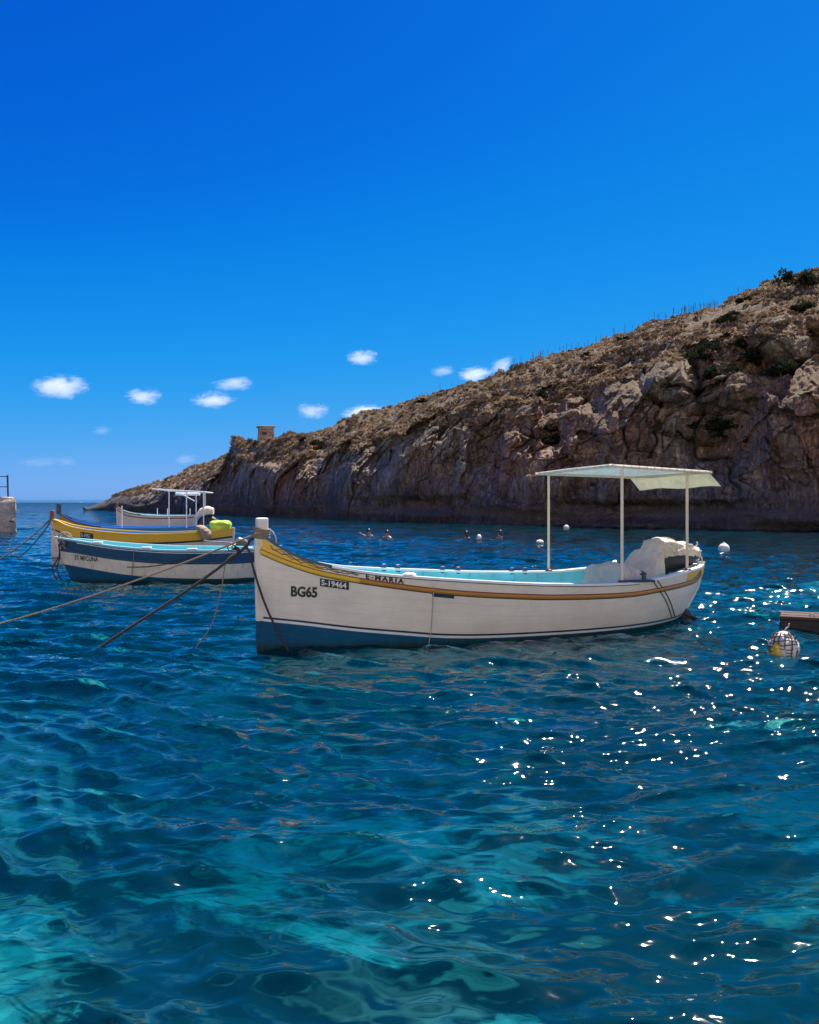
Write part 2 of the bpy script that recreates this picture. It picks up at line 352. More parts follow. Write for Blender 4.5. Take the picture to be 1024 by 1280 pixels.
def cliff_material():
    n = N('weathered_limestone'); tc = n.n('TexCoord'); ob = tc.outputs['Object']
    mp = lambda sc: n.n('Mapping', {'Vector': ob, 'Scale': sc}).outputs[0]
    sx = n.n('SeparateXYZ', {0: ob}); z = sx.outputs[2]
    nz = n.n('SeparateXYZ', {0: n.n('NewGeometry').outputs['Normal']}).outputs[2]
    big = n.noise(mp((1,1,0.7)), 0.11, 5, 0.6, 0.5); med = n.noise(mp((1,1,0.6)), 0.6, 6, 0.65, 0.3)
    streak = n.noise(mp((1,1,0.14)), 1.3, 6, 0.65, 0.4); thin = n.noise(mp((1,1,0.22)), 4.5, 5, 0.65, 0.3); spot = n.noise(mp((1,1,1)), 0.33, 5, 0.7, 0.4); fine = n.noise(mp((1,1,0.8)), 4.0, 6, 0.7)
    grey = n.mix(n.ramp(med, [(0.36, 0.0), (0.66, 1.0)]), (0.175,0.150,0.118), (0.52,0.45,0.355))
    warm = n.mix(n.ramp(fine, [(0.3, 0.0), (0.7, 1.0)]), (0.34,0.14,0.075), (0.62,0.36,0.21))
    c = n.mix(n.ramp(n.math('ADD', n.math('MULTIPLY', big, 0.75), n.math('MULTIPLY', streak, 0.3)), [(0.52, 0.0), (0.64, 0.6)]), grey, warm)
    rust = None                          # iron-stained parts of the wall
    for ctr, rad_ in (((12.6,62,6.0), 5.5), ((25.5,52,6.5), 5.0), ((8.5,66,4.5), 3.5), ((-12,94,3.5), 4.0)):
        dv = n.n('VectorMath', {0: mp((1,0.35,0.8)), 1: (ctr[0], ctr[1]*0.35, ctr[2]*0.8)}, operation='DISTANCE').outputs['Value']
        mk = n.ramp(n.math('ADD', n.math('DIVIDE', dv, rad_), n.math('MULTIPLY_ADD', streak, 1.6, -0.8)), [(0.40, 0.62), (1.0, 0.0)])
        rust = mk if rust is None else n.math('MAXIMUM', rust, mk)
    c = n.mix(rust, c, n.mix(n.ramp(med, [(0.4, 0.0), (0.6, 1.0)]), (0.30,0.105,0.06), (0.56,0.33,0.20)))
    c = n.mix(n.ramp(streak, [(0.56, 0.0), (0.72, 0.75)]), c, (0.42,0.36,0.30))
    c = n.mix(n.ramp(streak, [(0.26, 0.8), (0.40, 0.0)]), c, (0.045,0.038,0.036))
    c = n.mix(1.0, c, n.ramp(fine, [(0.30, 0.62), (0.70, 1.55)]), 'MULTIPLY')  # tone contrast here and below painted in to make up for weak relief shading
    c = n.mix(1.0, c, n.ramp(thin, [(0.32, 0.60), (0.66, 1.45)]), 'MULTIPLY')
    c = n.mix(n.ramp(spot, [(0.60, 0.0), (0.72, 0.75)]), c, (0.075,0.062,0.058))
    # dry garrigue soil and grass on the flatter ground
    scrub = n.mix(n.ramp(fine, [(0.35, 0.0), (0.65, 1.0)]), (0.11,0.082,0.05), (0.25,0.185,0.115))
    scrub = n.mix(n.ramp(med, [(0.45, 0.0), (0.65, 0.4)]), scrub, (0.20,0.175,0.145))
    up = n.ramp(n.math('MULTIPLY_ADD', fine, 0.30, nz), [(0.52, 0.0), (0.76, 1.0)])
    hi = n.ramp(n.math('MULTIPLY', z, 0.1), [(0.35, 0.0), (0.7, 1.0)])
    c = n.mix(n.math('MULTIPLY', up, hi), c, scrub)
    # black lichen band and bleached ledge above the water
    zz = n.math('ADD', z, n.math('MULTIPLY_ADD', streak, 9.0, -4.5))
    c = n.mix(n.ramp(n.math('MULTIPLY', zz, 0.1), [(0.08, 0.85), (0.58, 0.0)]), c, (0.050,0.045,0.045))
    led = n.math('ADD', z, n.math('MULTIPLY_ADD', med, 1.0, -0.5))
    c = n.mix(n.ramp(n.math('MULTIPLY', led, 0.25), [(0.10, 0.0), (0.19, 0.45), (0.27, 0.45), (0.36, 0.0)]), c, (0.24,0.19,0.16))
    bp = n.n('Bump', {'Strength': 0.9, 'Distance': 0.5, 'Height': n.math('ADD', fine, n.math('MULTIPLY', streak, 0.5))})
    p = n.n('BsdfPrincipled', {'Base Color': c, 'Roughness': 0.92, 'Normal': bp.outputs[0], 'Specular IOR Level': 0.15})
    return n.surf(p.outputs[0])
M['cliff'] = cliff_material()

def stone_mat(name, c1, c2, scale=2.5):
    n = N(name); v = n.coords('Object'); a = n.noise(v, scale, 6, 0.65); b = n.noise(v, scale*6, 4, 0.6)
    c = n.mix(n.ramp(a, [(0.35, 0.0), (0.65, 1.0)]), c1, c2); c = n.mix(1.0, c, n.ramp(b, [(0.3, 0.65), (0.7, 1.15)]), 'MULTIPLY')
    bp = n.n('Bump', {'Strength': 0.8, 'Distance': 0.08, 'Height': n.math('ADD', a, b)})
    return n.surf(n.n('BsdfPrincipled', {'Base Color': c, 'Roughness': 0.9, 'Normal': bp.outputs[0], 'Specular IOR Level': 0.2}).outputs[0])
M['limestone'] = stone_mat('pale_limestone', (0.56,0.46,0.35), (0.68,0.58,0.46), 0.5)  # kept very pale so the unseen shore bounces more light
M['tower'] = stone_mat('warm_tower_limestone', (0.46,0.27,0.15), (0.66,0.48,0.31), 1.5)
M['concrete'] = stone_mat('stained_concrete', (0.52,0.42,0.28), (0.70,0.62,0.52), 1.2)
def leaf_mat(name, c1, c2, scale):
    n = N(name); v = n.coords('Object'); a = n.noise(v, scale, 4, 0.6)
    c = n.mix(n.ramp(a, [(0.35, 0.0), (0.65, 1.0)]), c1, c2)
    d = n.n('BsdfDiffuse', {'Color': c}); t = n.n('BsdfTranslucent', {'Color': c})
    return n.surf(n.n('MixShader', {0: 0.25, 1: d.outputs[0], 2: t.outputs[0]}).outputs[0])
M['scrub'] = leaf_mat('dry_scrub_leaves', (0.115,0.085,0.052), (0.37,0.265,0.17), 0.35)
M['shrub'] = leaf_mat('dark_evergreen_leaves', (0.014,0.019,0.011), (0.040,0.046,0.025), 2.0)
M['stalk'] = leaf_mat('grey_green_stalk', (0.14,0.17,0.13), (0.26,0.27,0.2), 2.0)

# ================================================================== SETTING
# ---- the sea: a fan of rings, dense in front, real waves where they can be seen
def wave_height(X, Y, cell):
    rw = np.random.default_rng(11); H = np.zeros_like(X); DX = np.zeros_like(X); DY = np.zeros_like(X)
    lump = 0.75+0.45*fbm(X*0.11, Y*0.11, X*0+2.0, 2, 31)
    warpx = 0.9*vnoise(X*0.23, Y*0.23, X*0, 41); warpy = 0.9*vnoise(X*0.23, Y*0.23, X*0+7, 42)
    for k in range(46):
        lam = 0.17*(17.0)**(k/45.0)*rw.uniform(0.9, 1.1)
        ang = R(-102)+rw.normal(0, 0.42 if lam < 2 else 0.30)
        amp = 0.0088*lam**0.62*(1.6 if lam < 0.8 else 0.8)*rw.uniform(0.6, 1.3)
        kx, ky = math.cos(ang)*2*math.pi/lam, math.sin(ang)*2*math.pi/lam
        ph = kx*(X+warpx)+ky*(Y+warpy)+rw.uniform(0, 6.28)
        wgt = sst(1.8, 4.5, lam/cell)*amp*lump*(1.0 if lam < 2.2 else 0.55)
        H += wgt*np.cos(ph); s = np.sin(ph)*wgt*0.85
        DX -= s*math.cos(ang); DY -= s*math.sin(ang)
    att = lambda l: sst(1.6, 4.0, l/cell)
    H += lump*(0.022*att(1.0)*crested((X+warpx)*0.70+0.15*Y, (Y+warpy)*1.5, 301, 0.06) + 0.026*att(0.4)*crested((X+0.5*warpx)*1.5-0.35*Y, (Y+0.5*warpy)*3.2, 311) + 0.011*att(0.2)*crested(X*3.2+0.4*Y, Y*6.0, 321))
    return H, DX, DY
ang_front = np.linspace(R(90+33), R(90-33), 660)
ang_back = np.linspace(R(90-33), R(90+33-360), 80)[1:]
ang = np.concatenate([ang_front, ang_back])
rad = np.concatenate([np.linspace(0.3, 2.4, 8), 2.5*np.exp(np.linspace(0, math.log(60/2.5), 700)), 60*np.exp(np.linspace(0, math.log(9000/60.0), 90))[1:]])
RR, AA = np.meshgrid(rad, ang, indexing='ij')
X = RR*np.cos(AA); Y = RR*np.sin(AA)
cell = np.maximum(np.gradient(rad)[:, None]*np.ones_like(AA), RR*np.abs(np.gradient(ang))[None, :])
H, DX, DY = wave_height(X, Y, cell)
link('sea', bigmesh('sea', np.stack([X+DX, Y+DY, H], -1), M['water']), kind='structure')
del H, DX, DY, cell

gy = np.concatenate([np.linspace(-12, 40, 210), np.linspace(42, 260, 40), [600, 2000, 9000]])
gx = np.concatenate([[-9000, -2000, -600], np.linspace(-160, -32, 24), np.linspace(-30, 30, 200), np.linspace(32, 160, 24), [600, 2000, 9000]])
Xs, Ys = np.meshgrid(gx, gy); dist = np.hypot(Xs, Ys)
dep = np.interp(Ys, [-12, 0, 3, 8, 16, 30, 60, 160, 9000], [1.0, 1.5, 2.0, 3.4, 5.5, 8, 12, 20, 30])
dep = dep + 0.45*fbm(Xs*0.35, Ys*0.35, Xs*0, 4, 51)+0.10*fbm(Xs*1.6, Ys*1.6, Xs*0+3, 3, 57)
link('seabed', bigmesh('seabed', np.stack([Xs, Ys, -dep], -1), M['seabed'], flip=False), kind='structure')

# ---- the headland: water line, cliff edge and skyline against depth
T = np.array([  # column, water row, cliff-edge row, setback, skyline row, setback
 (104,637.2,638,0.5,638,1.0),(116,637.8,634,2,633,4),(130,638.5,629,3,626,7),(160,640,620,5,613,12),(200,641,611,5,600,16),(240,642.5,603,6,587,19),
 (272,643.6,594,6,577,21),(287,644,587,6,570,20),(292,644.1,578,5,550,11),(302,644.4,572,5,547,9),(340,646,572,5,546,10),(384,647.5,567,5,546,12),
 (402,648,564,6,542,17),(440,650,556,6,529,22),(500,651.5,534,6,508,24),(560,653.5,517,6,489,25),(640,655.8,499,6,472,27),(700,657,483,6,452,28),
 (760,658.5,466,6,433,28),(830,660,447,6,412,28),(920,662,424,7,385,28),(1024,664,398,8,353,28),(1200,667,372,9,290,28),(1500,671,330,10,225,30)])
cols = np.concatenate([np.linspace(104, 1040, 900), np.linspace(1044, 1500, 90)])
yw = curve(T[:,0], T[:,1])(cols); ye = np.interp(cols, T[:,0], T[:,2]); s1 = np.interp(cols, T[:,0], T[:,3]); ys = curve(T[:,0], T[:,4])(cols); s2 = np.interp(cols, T[:,0], T[:,5])
Z0 = FPX*CAM_H/(yw-HY); up = lambda row, Yd: CAM_H+(HY-row)/FPX*Yd
h1 = np.maximum(up(ye, Z0+s1), 0.3); h2 = np.maximum(up(ys, Z0+s2), h1+0.1)
rows = []                            # (depth, height, wallness, slopeness)
for t in np.linspace(0, 1, 10)[:-1]: rows.append((Z0+1.0*(1-t), -7+6.6*t+0*Z0, 0.3, 0))
for t in np.linspace(0, 1, 210)[:-1]:
    hh = -0.4+(h1+0.4)*t; rows.append((Z0+s1*(0.12*t+0.88*t**3.2), hh, 1.0, float(sst(0.75, 1.0, t))))
for t in np.linspace(0, 1, 110)[:-1]: rows.append((Z0+s1+(s2-s1)*t, h1+(h2-h1)*(t+0.22*np.sin(math.pi*t)), 1-float(sst(0.0, 0.25, t)), 1))
for t in np.linspace(0, 1, 24): rows.append((Z0+s2+70*t**1.3, h2*(1+0.03*t)-(h2+6)*float(sst(0.55, 1.0, t))-0.6*t, 0, 1))
D = np.stack([np.broadcast_to(r[0], cols.shape) for r in rows]); HZ = np.stack([np.broadcast_to(r[1], cols.shape) for r in rows])
WL = np.array([r[2] for r in rows])[:, None]*np.ones_like(D); SL = np.array([r[3] for r in rows])[:, None]*np.ones_like(D)
CXs = ((cols-CX)/FPX)[None, :]*np.ones_like(D)
X = CXs*D; Y = D.copy(); Zt = HZ.copy()
edge = np.clip(HZ/6.0, 0.12, 1)*np.clip((cols-104)/60.0, 0.1, 1)[None, :]
wx, wy, wz = X+0.7*fbm(X*.9,Y*.9,Zt*.9,3,8)+0.8*fbm(X*.2,Y*.2,Zt*.2,3,3), Y+0.8*fbm(X*.2,Y*.2,Zt*.2,3,4), Zt+0.7*fbm(X*.2,Y*.2,Zt*.2,3,5)
butt = fbm(wx*0.11, wy*0.11, wz*0.06, 3, 61)*4.2
f1, f2, idv = worley(wx*0.28, wy*0.28, wz*0.13, 71)
crk = sst(-0.15, 0.5, fbm(X*0.3, Y*0.3, Zt*0.3, 3, 73))
blocks = (idv-0.5)*2.8 - 1.2*crk*(1-sst(0.0, 0.10, f2-f1)) + 0.5*fbm(wx*0.5, wy*0.5, wz*0.35, 4, 75)
f1b, f2b, idb = worley(wx*0.75, wy*0.75, wz*0.5, 81)
blocks2 = (idb-0.5)*1.0 - 0.5*crk*(1-sst(0.0, 0.10, f2b-f1b))
flute = (fbm(wx*0.8, wy*0.8, wz*0.10, 4, 91, 0.6)*0.9+0.35*ridged(wx*1.1, wy*1.1, wz*0.16, 3, 93))
fine = fbm(X*1.9, Y*1.9, Zt*1.2, 4, 95, 0.62)*0.40+0.25*ridged(X*1.4, Y*1.4, Zt*0.5, 3, 97)
zs1 = Zt*0.42+1.5*fbm(X*0.13, Y*0.13, Zt*0.05, 3, 161); zs2 = Zt*1.15+1.3*fbm(X*0.3, Y*0.3, Zt*0.1, 3, 163)
led = 1.5*sst(-0.35, 0.5, fbm(X*0.2, Y*0.2, Zt*0.25, 3, 165))*np.sqrt(zs1-np.floor(zs1)) + 0.55*sst(-0.35, 0.45, fbm(X*0.35, Y*0.35, Zt*0.4, 3, 167))*np.sqrt(zs2-np.floor(zs2))
out = (butt + blocks*0.8 + blocks2*0.8 + flute*0.8 + fine + led-0.6)*edge
cave = np.zeros_like(D)              # hollows and overhangs, (column, row, half width, half height, depth)
PYv = HY-(HZ-CAM_H)/D*FPX
for (a, b, hw, hh, dp) in [(905,535,40,34,2.6),(690,520,14,40,2.2),(600,560,16,30,1.8),(955,455,45,12,2.0),(865,470,10,26,2.2),(330,571,20,9,1.6),(352,556,9,4,1.2),(318,557,7,4,1.0),(820,640,120,12,1.5),(520,632,70,10,1.3),(880,560,16,14,1.6),(470,565,12,20,1.4),(740,500,12,16,1.5)]:
    cave += dp*np.exp(-((cols[None,:]-a)/hw)**4-((PYv-b)/hh)**4)
zl = HZ+0.7*fbm(X*0.12, Y*0.12, Zt*0, 3, 151)
notch = 0.45*np.exp(-((zl-0.35)/0.45)**2) - 0.35*np.exp(-((zl-1.2)/0.3)**2)
outw = out - cave - notch*np.clip((cols-104)/80, 0.1, 1)[None, :]
for (a, b, hw, hh, dp) in [(836,474,36,30,2.6),(975,425,40,26,1.8)]:
    rr = ((cols[None,:]-a)/hw)**2+((PYv-b)/hh)**2; outw += dp*np.sqrt(np.clip(1-rr, 0, 1))-0.8*np.exp(-((np.sqrt(rr)-1.12)/0.10)**2)*(dp > 1.5)
Y -= outw*WL; X -= CXs*outw*WL
Zt += WL*(0.5*fbm(X*.5, Y*.5, Zt*.5, 3, 17)*edge)
g1, g2, gi = worley(X*0.45, Y*0.45, Zt*0.2, 101)
h1_, h2_, hi_ = worley(X*1.2, Y*1.2, Zt*0.5, 111)
bump = 1.0*fbm(X*0.16, Y*0.16, Zt*0, 3, 121) + 0.75*np.clip(0.55-g1, 0, 1)*(gi > 0.45) + 0.6*np.clip(0.5-h1_, 0, 1)*(hi_ > 0.35) + 0.22*fbm(X*1.3, Y*1.3, Zt*0, 3, 131)
Zt += SL*(1-WL*0.6)*bump*np.clip((cols-104)/100, 0.15, 1)[None, :]
P = np.stack([X, Y, Zt], -1)
link('headland', bigmesh('headland', P, M['cliff'], smooth=False), kind='structure')
LAND = (P, SL, cols, WL)

# ---- unseen sunlit hillside behind the camera, added to bounce warm fill onto the boats
gx = np.linspace(-170, 170, 120); gy = -np.concatenate([np.linspace(3.0, 60, 60), np.linspace(64, 190, 30)])
Xs, Ys = np.meshgrid(gx, gy)
Zs = np.interp(-Ys, [3, 7, 12, 30, 60, 190], [-0.8, 1.2, 5.5, 16, 31, 82])+1.2*fbm(Xs*.2, Ys*.2, Xs*0, 4, 141)*np.clip((-Ys-4)/6, 0, 1)
link('bounce_shore', bigmesh('bounce_shore', np.stack([Xs, Ys, Zs], -1), M['limestone'], flip=True), kind='structure')

# ================================================================== BOATS
class Hull:
    """Double-ended hull in its own frame: x aft from the stem, y away to starboard, z up from the water."""
    def __init__(s, L, B, zk, sheer, xb, xs, F, G):
        s.L, s.B, s.zk = L, B, zk
        s.S = curve(*sheer); s.xb = lambda z: np.interp(z, *xb); s.xs = lambda z: np.interp(z, *xs)
        s.F = curve(*F); s.G = curve(*G)
    def pt(s, q, z, side=-1, off=0.0, dz=0.0):
        q = np.asarray(q, float); z = np.asarray(z, float)
        x = s.xb(z)*(1-q)+s.xs(z)*q; t = np.clip((z-s.zk)/(s.S(q)-s.zk), 0, 1)
        y = s.B*s.G(t)*s.F(q)+off
        return np.stack([x, side*np.maximum(y, 0.004), z+dz], -1)
    def yz(s, x, z, off=0.0, side=-1):          # surface point at (x, z)
        q = (x-s.xb(z))/(s.xs(z)-s.xb(z)); return s.pt(q, z, side, off)
    def band(s, mb, lo, hi, nz=6, off=0.0, q0=0.0, q1=1.0, nq=90, sides=(-1, 1)):
        q = np.linspace(q0, q1, nq)
        for sd in sides:
            a, b = lo(q), hi(q); P = [s.pt(q, a+(b-a)*k/nz, sd, off) for k in range(nz+1)]
            mb.grid(np.stack(P), flip=(sd > 0))
        return mb
    def rail(s, mb, zf, w0, w1, t0, t1, q0=0.0, q1=1.0, nq=90, sides=(-1, 1)):   # rectangular moulding: outward w0..w1, vertical t0..t1
        q = np.linspace(q0, q1, nq)
        for sd in sides:
            z = zf(q); c = [s.pt(q, z, sd, w1, t0), s.pt(q, z, sd, w1, t1), s.pt(q, z, sd, w0, t1), s.pt(q, z, sd, w0, t0)]
            mb.grid(np.stack(c, 1), closev=True, flip=(sd < 0))
            o = len(mb.v); mb.add([p[0] for p in c]+[p[-1] for p in c], [(0,1,2,3), (7,6,5,4)])
        return mb
    def halfround(s, mb, zf, r, q0=0.0, q1=1.0, nq=90, sides=(-1, 1), flat=0.75):
        q = np.linspace(q0, q1, nq)
        for sd in sides:
            z = zf(q); c = []
            for k in range(7):
                a = -math.pi/2+math.pi*k/6; c.append(s.pt(q, z+r*math.sin(a), sd, r*flat*math.cos(a)))
            mb.grid(np.stack(c, 1), flip=(sd > 0))
        return mb
    def post(s, mb, which, zs, fwd, wid, back=0.05):       # stem or stern post following the profile
        f = s.xb if which == 'bow' else s.xs; sg = -1 if which == 'bow' else 1; rows_ = []
        for z in zs:
            x = float(f(z)); h = wid/2
            rows_.append([(x-sg*back, -h, z), (x+sg*fwd*0.7, -h, z), (x+sg*fwd, -h*0.6, z), (x+sg*fwd, h*0.6, z), (x+sg*fwd*0.7, h, z), (x-sg*back, h, z)])
        mb.grid(rows_, closev=True, flip=(which != 'bow')); n = len(rows_)
        o = len(mb.v)-n*6; mb.f.append(tuple(range(o+(n-1)*6, o+n*6))[::(-1 if which == 'bow' else 1)]); return mb

FQ = ([0,.05,.1,.2,.3,.4,.5,.6,.7,.8,.9,.95,1],[.03,.19,.35,.60,.79,.92,.98,1,.96,.83,.55,.34,.045])
GT = ([0,.1,.2,.35,.6,1],[.03,.35,.56,.76,.90,1])

def text_part(name, body, size, hull, x0, zf, mat, parent, off=0.006, bold=0.0, slope=0.0, sx=1.0, spacing=1.0, side=-1, depth=0.0):
    """Painted lettering laid on the hull: x along the hull, rising with zf(x)."""
    cu = bpy.data.curves.new(name, 'FONT'); cu.body = body; cu.size = size; cu.offset = bold; cu.space_character = spacing; cu.resolution_u = 3
    tmp = bpy.data.objects.new(name, cu); COL.objects.link(tmp)
    dg = bpy.context.evaluated_depsgraph_get(); me = bpy.data.meshes.new_from_object(tmp.evaluated_get(dg))
    bpy.data.objects.remove(tmp); bpy.data.curves.remove(cu); me.name = name
    bm = bmesh.new(); bm.from_mesh(me); bmesh.ops.triangulate(bm, faces=bm.faces[:])
    bmesh.ops.subdivide_edges(bm, edges=[e for e in bm.edges if e.calc_length() > size*0.25], cuts=1)
    for v in bm.verts:
        x = x0+v.co.x*sx; z = float(zf(x))+v.co.y; p = hull.yz(x, z, off, side); v.co = Vector(p)
    bm.normal_update(); bm.to_mesh(me); bm.free(); me.materials.clear(); me.materials.append(mat)
    return link(name, me, parent)

def lin(*pts):                       # table in q
    xs, ys = zip(*pts); return curve(xs, ys)

def loft(mb, secs, n=20, fold=0.0, seed=0, e=2.4):   # cloth or casing: sections (centre, half width vector, half height vector)
    A = np.array([[list(v) for v in sec] for sec in secs], float)
    if fold:
        t = np.linspace(0, 1, len(secs)); tt = np.linspace(0, 1, len(secs)*5); n = max(n, 44)
        A = np.stack([np.stack([curve(t, A[:, i, j])(tt) for j in range(3)], -1) for i in range(3)], 1)
    k = np.arange(n)*2*math.pi/n; ct, st = np.cos(k), np.sin(k)
    u = np.sign(ct)*np.abs(ct)**(2/e); v = np.sign(st)*np.abs(st)**(2/e)
    d = A[:, None, 1]*u[None, :, None]+A[:, None, 2]*v[None, :, None]; P = A[:, None, 0]+d
    if fold:
        sz = float(np.abs(A[:, 1]).max()+np.abs(A[:, 2]).max())*1.2; q = P/sz
        wv = 0.55*fbm(q[...,0]*4.5+seed, q[...,1]*4.5, q[...,2]*4.5, 4, 200+seed)+0.45*ridged(q[...,0]*3.6+seed, q[...,1]*3.6, q[...,2]*5.0, 2, 230+seed)-0.1
        P = P+d/np.maximum(np.linalg.norm(d, axis=-1, keepdims=True), 1e-6)*(fold*wv)[..., None]
    m = len(P); mb.grid(P, closev=True); o = len(mb.v)-m*n
    mb.f.append(tuple(range(o, o+n))[::-1]); mb.f.append(tuple(range(o+(m-1)*n, o+m*n)))
    return mb

def sag(a, b, s, n=18):
    a, b = Vector(a), Vector(b); return [a.lerp(b, k/(n-1))-Vector((0,0,4*s*(k/(n-1))*(1-k/(n-1)))) for k in range(n)]
def spline(pts, n=8):
    pts = [Vector(p) for p in pts]; r = []
    for i in range(len(pts)-1):
        p0, p1, p2, p3 = pts[max(i-1,0)], pts[i], pts[i+1], pts[min(i+2, len(pts)-1)]
        for k in range(n):
            t = k/n; r.append(0.5*((2*p1)+(p2-p0)*t+(2*p0-5*p1+4*p2-p3)*t*t+(3*p1-p0-3*p2+p3)*t**3))
    return r+[pts[-1]]

# ---------------------------------------------------------------- the near boat
L = 7.15
BOW = Vector((-1.885, 10.387, 0)); YAW = R(23)
HA = Hull(L, 1.08, -0.45,
    ([0,.008,.027,.052,.084,.122,.2,.283,.37,.5,.6,.7,.79,.885,.96,1],[1.46,1.43,1.33,1.22,1.12,1.05,.956,.9,.85,.785,.755,.742,.785,.835,.85,.86]),
    ([-.45,-.2,0,1.5],[.35,.06,0,-.03]), ([-.45,-.2,0,.1,.5,.9],[L-1.8,L-1,L-.55,L-.4,L-.12,L]), FQ, GT)
boat = empty('fishing_boat', BOW, YAW, label='white wooden boat with yellow strake, black BG65 lettering and cloth awning over its stern', cat='boat', group='moored wooden boats')
zb = lin((0,.425),(.073,.37),(.156,.295),(.242,.232),(.335,.17),(.435,.145),(.586,.135),(.714,.130),(.88,.125),(1,.125))     # top of the dark boot line
zsb = lin((0,1.225),(.045,1.075),(.096,.95),(.149,.868),(.23,.772),(.315,.69),(.406,.632),(.539,.574),(.691,.552),(.806,.588),(.942,.63),(1,.66))
zst = lambda q: zsb(q)+0.050
zst_c = lambda q: zsb(q)+0.026
sh = lambda q: HA.S(q)
keel = lambda q: np.full_like(q, -0.44)
HA.band(MB(), lambda q: zb(q)-0.002, lambda q: zsb(q)+0.01, 12).obj('hull', M['white'], boat, True)
HA.band(MB(), keel, lambda q: zb(q)-0.055, 10).obj('antifouling', M['bottom'], boat, True, label='dark blue painted bottom below the white line')
HA.band(MB(), lambda q: zb(q)-0.025, zb, 1, 0.003).obj('boot_stripe', M['navy'], boat, True)
HA.band(MB(), lambda q: zb(q)-0.058, lambda q: zb(q)-0.025, 1, 0.0025).obj('waterline_stripe', M['trim'], boat, True)
HA.halfround(MB(), zst_c, 0.029).obj('rubbing_strake', M['ochre'], boat, True, label='varnished ochre rubbing strake')
HA.halfround(MB(), zst_c, 0.031, 0.0, 0.16).obj('strake_tip', M['yellow'], boat, True, label='bright yellow forward end of the strake')
HA.band(MB(), lambda q: zst(q)+0.002, lambda q: zst(q)+0.014, 1, 0.006).obj('red_line', M['red'], boat, True)
HA.band(MB(), lambda q: zsb(q)-0.014, lambda q: zsb(q)-0.002, 1, 0.004).obj('navy_line', M['navy'], boat, True)  # thin navy line just below the strake
HA.band(MB(), zst_c, sh, 4).obj('bulwark', M['white'], boat, True)
HA.band(MB(), lambda q: zst(q)+0.014, lambda q: sh(q)-0.034+0*q, 3, 0.004, 0.0, 0.10, 24).obj('moustache', M['yellow'], boat, True, label='yellow painted moustache panel at the bow')
HA.band(MB(), lambda q: zst(q)+0.0, lambda q: sh(q)-0.01, 3, 0.004, 0.885, 1.0, 20).obj('moustache', M['yellow'], boat, True, label='yellow painted moustache panel at the stern')
HA.rail(MB(), sh, -0.09, 0.018, -0.018, 0.012, 0.115, 1.0).obj('gunwale', M['trim'], boat)
HA.rail(MB(), sh, -0.09, 0.022, -0.020, 0.018, 0.004, 0.115).obj('gunwale', M['teal'], boat, label='dark teal forward gunwale')
HA.band(MB(), lambda q: sh(q)-0.029, lambda q: sh(q)-0.019, 1, 0.010, 0.11, 0.72, 60).obj('gunwale_line', M['navy'], boat, True)
HA.band(MB(), lambda q: np.full_like(q, 0.30), lambda q: sh(q)-0.01, 5, -0.05, 0.03, 0.97, 70).obj('lining', M['turq'], boat, True, label='turquoise painted inside of the hull')
fl = MB(); qf = np.linspace(0.05, 0.955, 40); zf_ = 0.33
fl.grid(np.stack([HA.pt(qf, qf*0+zf_, -1, -0.02), HA.pt(qf, qf*0+zf_, 1, -0.02)], 1)).obj('floor', M['deck'], boat)
fd = MB(); qd = np.linspace(0.01, 0.14, 14)
fd.grid(np.stack([HA.pt(qd, sh(qd)-0.05, -1, -0.02), HA.pt(qd, sh(qd)-0.05, 1, -0.02)], 1)).obj('foredeck', M['deck'], boat)
for x in (1.9, 3.05, 4.2):
    y = abs(float(HA.yz(x, 0.58)[1]))-0.05
    MB().box((x, 0, 0.58), (0.26, 2*y, 0.045), ch=0.01).obj('thwart', M['turq'], boat)
for q in np.linspace(0.2, 0.9, 13):                      # ribs inside the bulwark
    for sd in (1, -1):
        zz = np.linspace(0.34, float(sh(q))-0.04, 6); p = HA.pt(np.full(6, q), zz, sd, -0.06)
        MB().tube([tuple(a) for a in p], 0.018, 6).obj('rib', M['turq'], boat)
HA.post(MB(), 'bow', np.linspace(0.37, 1.50, 18), 0.055, 0.085).obj('stem', M['white'], boat)
HA.post(MB(), 'bow', np.linspace(-0.42, 0.369, 14), 0.055, 0.085).obj('stem_foot', M['bottom'], boat, label='blue painted foot of the stem')
HA.post(MB(), 'stern', np.linspace(0.05, 0.90, 16), 0.05, 0.08).obj('sternpost', M['white'], boat)
sp = MB(); HA.post(sp, 'stern', np.linspace(0.66, 0.895, 8), 0.056, 0.088); sp.obj('sternpost_cap', M['yellow'], boat)
hb = MB(); hb.box((0.015, 0, 1.56), (0.14, 0.13, 0.22), ch=0.012); hb.box((0.01, 0, 1.40), (0.13, 0.11, 0.18), ch=0.01)
head = hb.obj('stem_head', M['white'], boat)
for k in range(6):                                       # rope turns round the stem head
    mbk = MB(); zc = 1.43+0.020*k; pts = [(0.012+0.098*math.cos(t), 0.092*math.sin(t), zc+0.012*math.sin(t+k)) for t in np.linspace(0, 2*math.pi, 17)]
    mbk.tube(pts, 0.014, 6, False).obj('rope_turn', M['rope'], head, True)
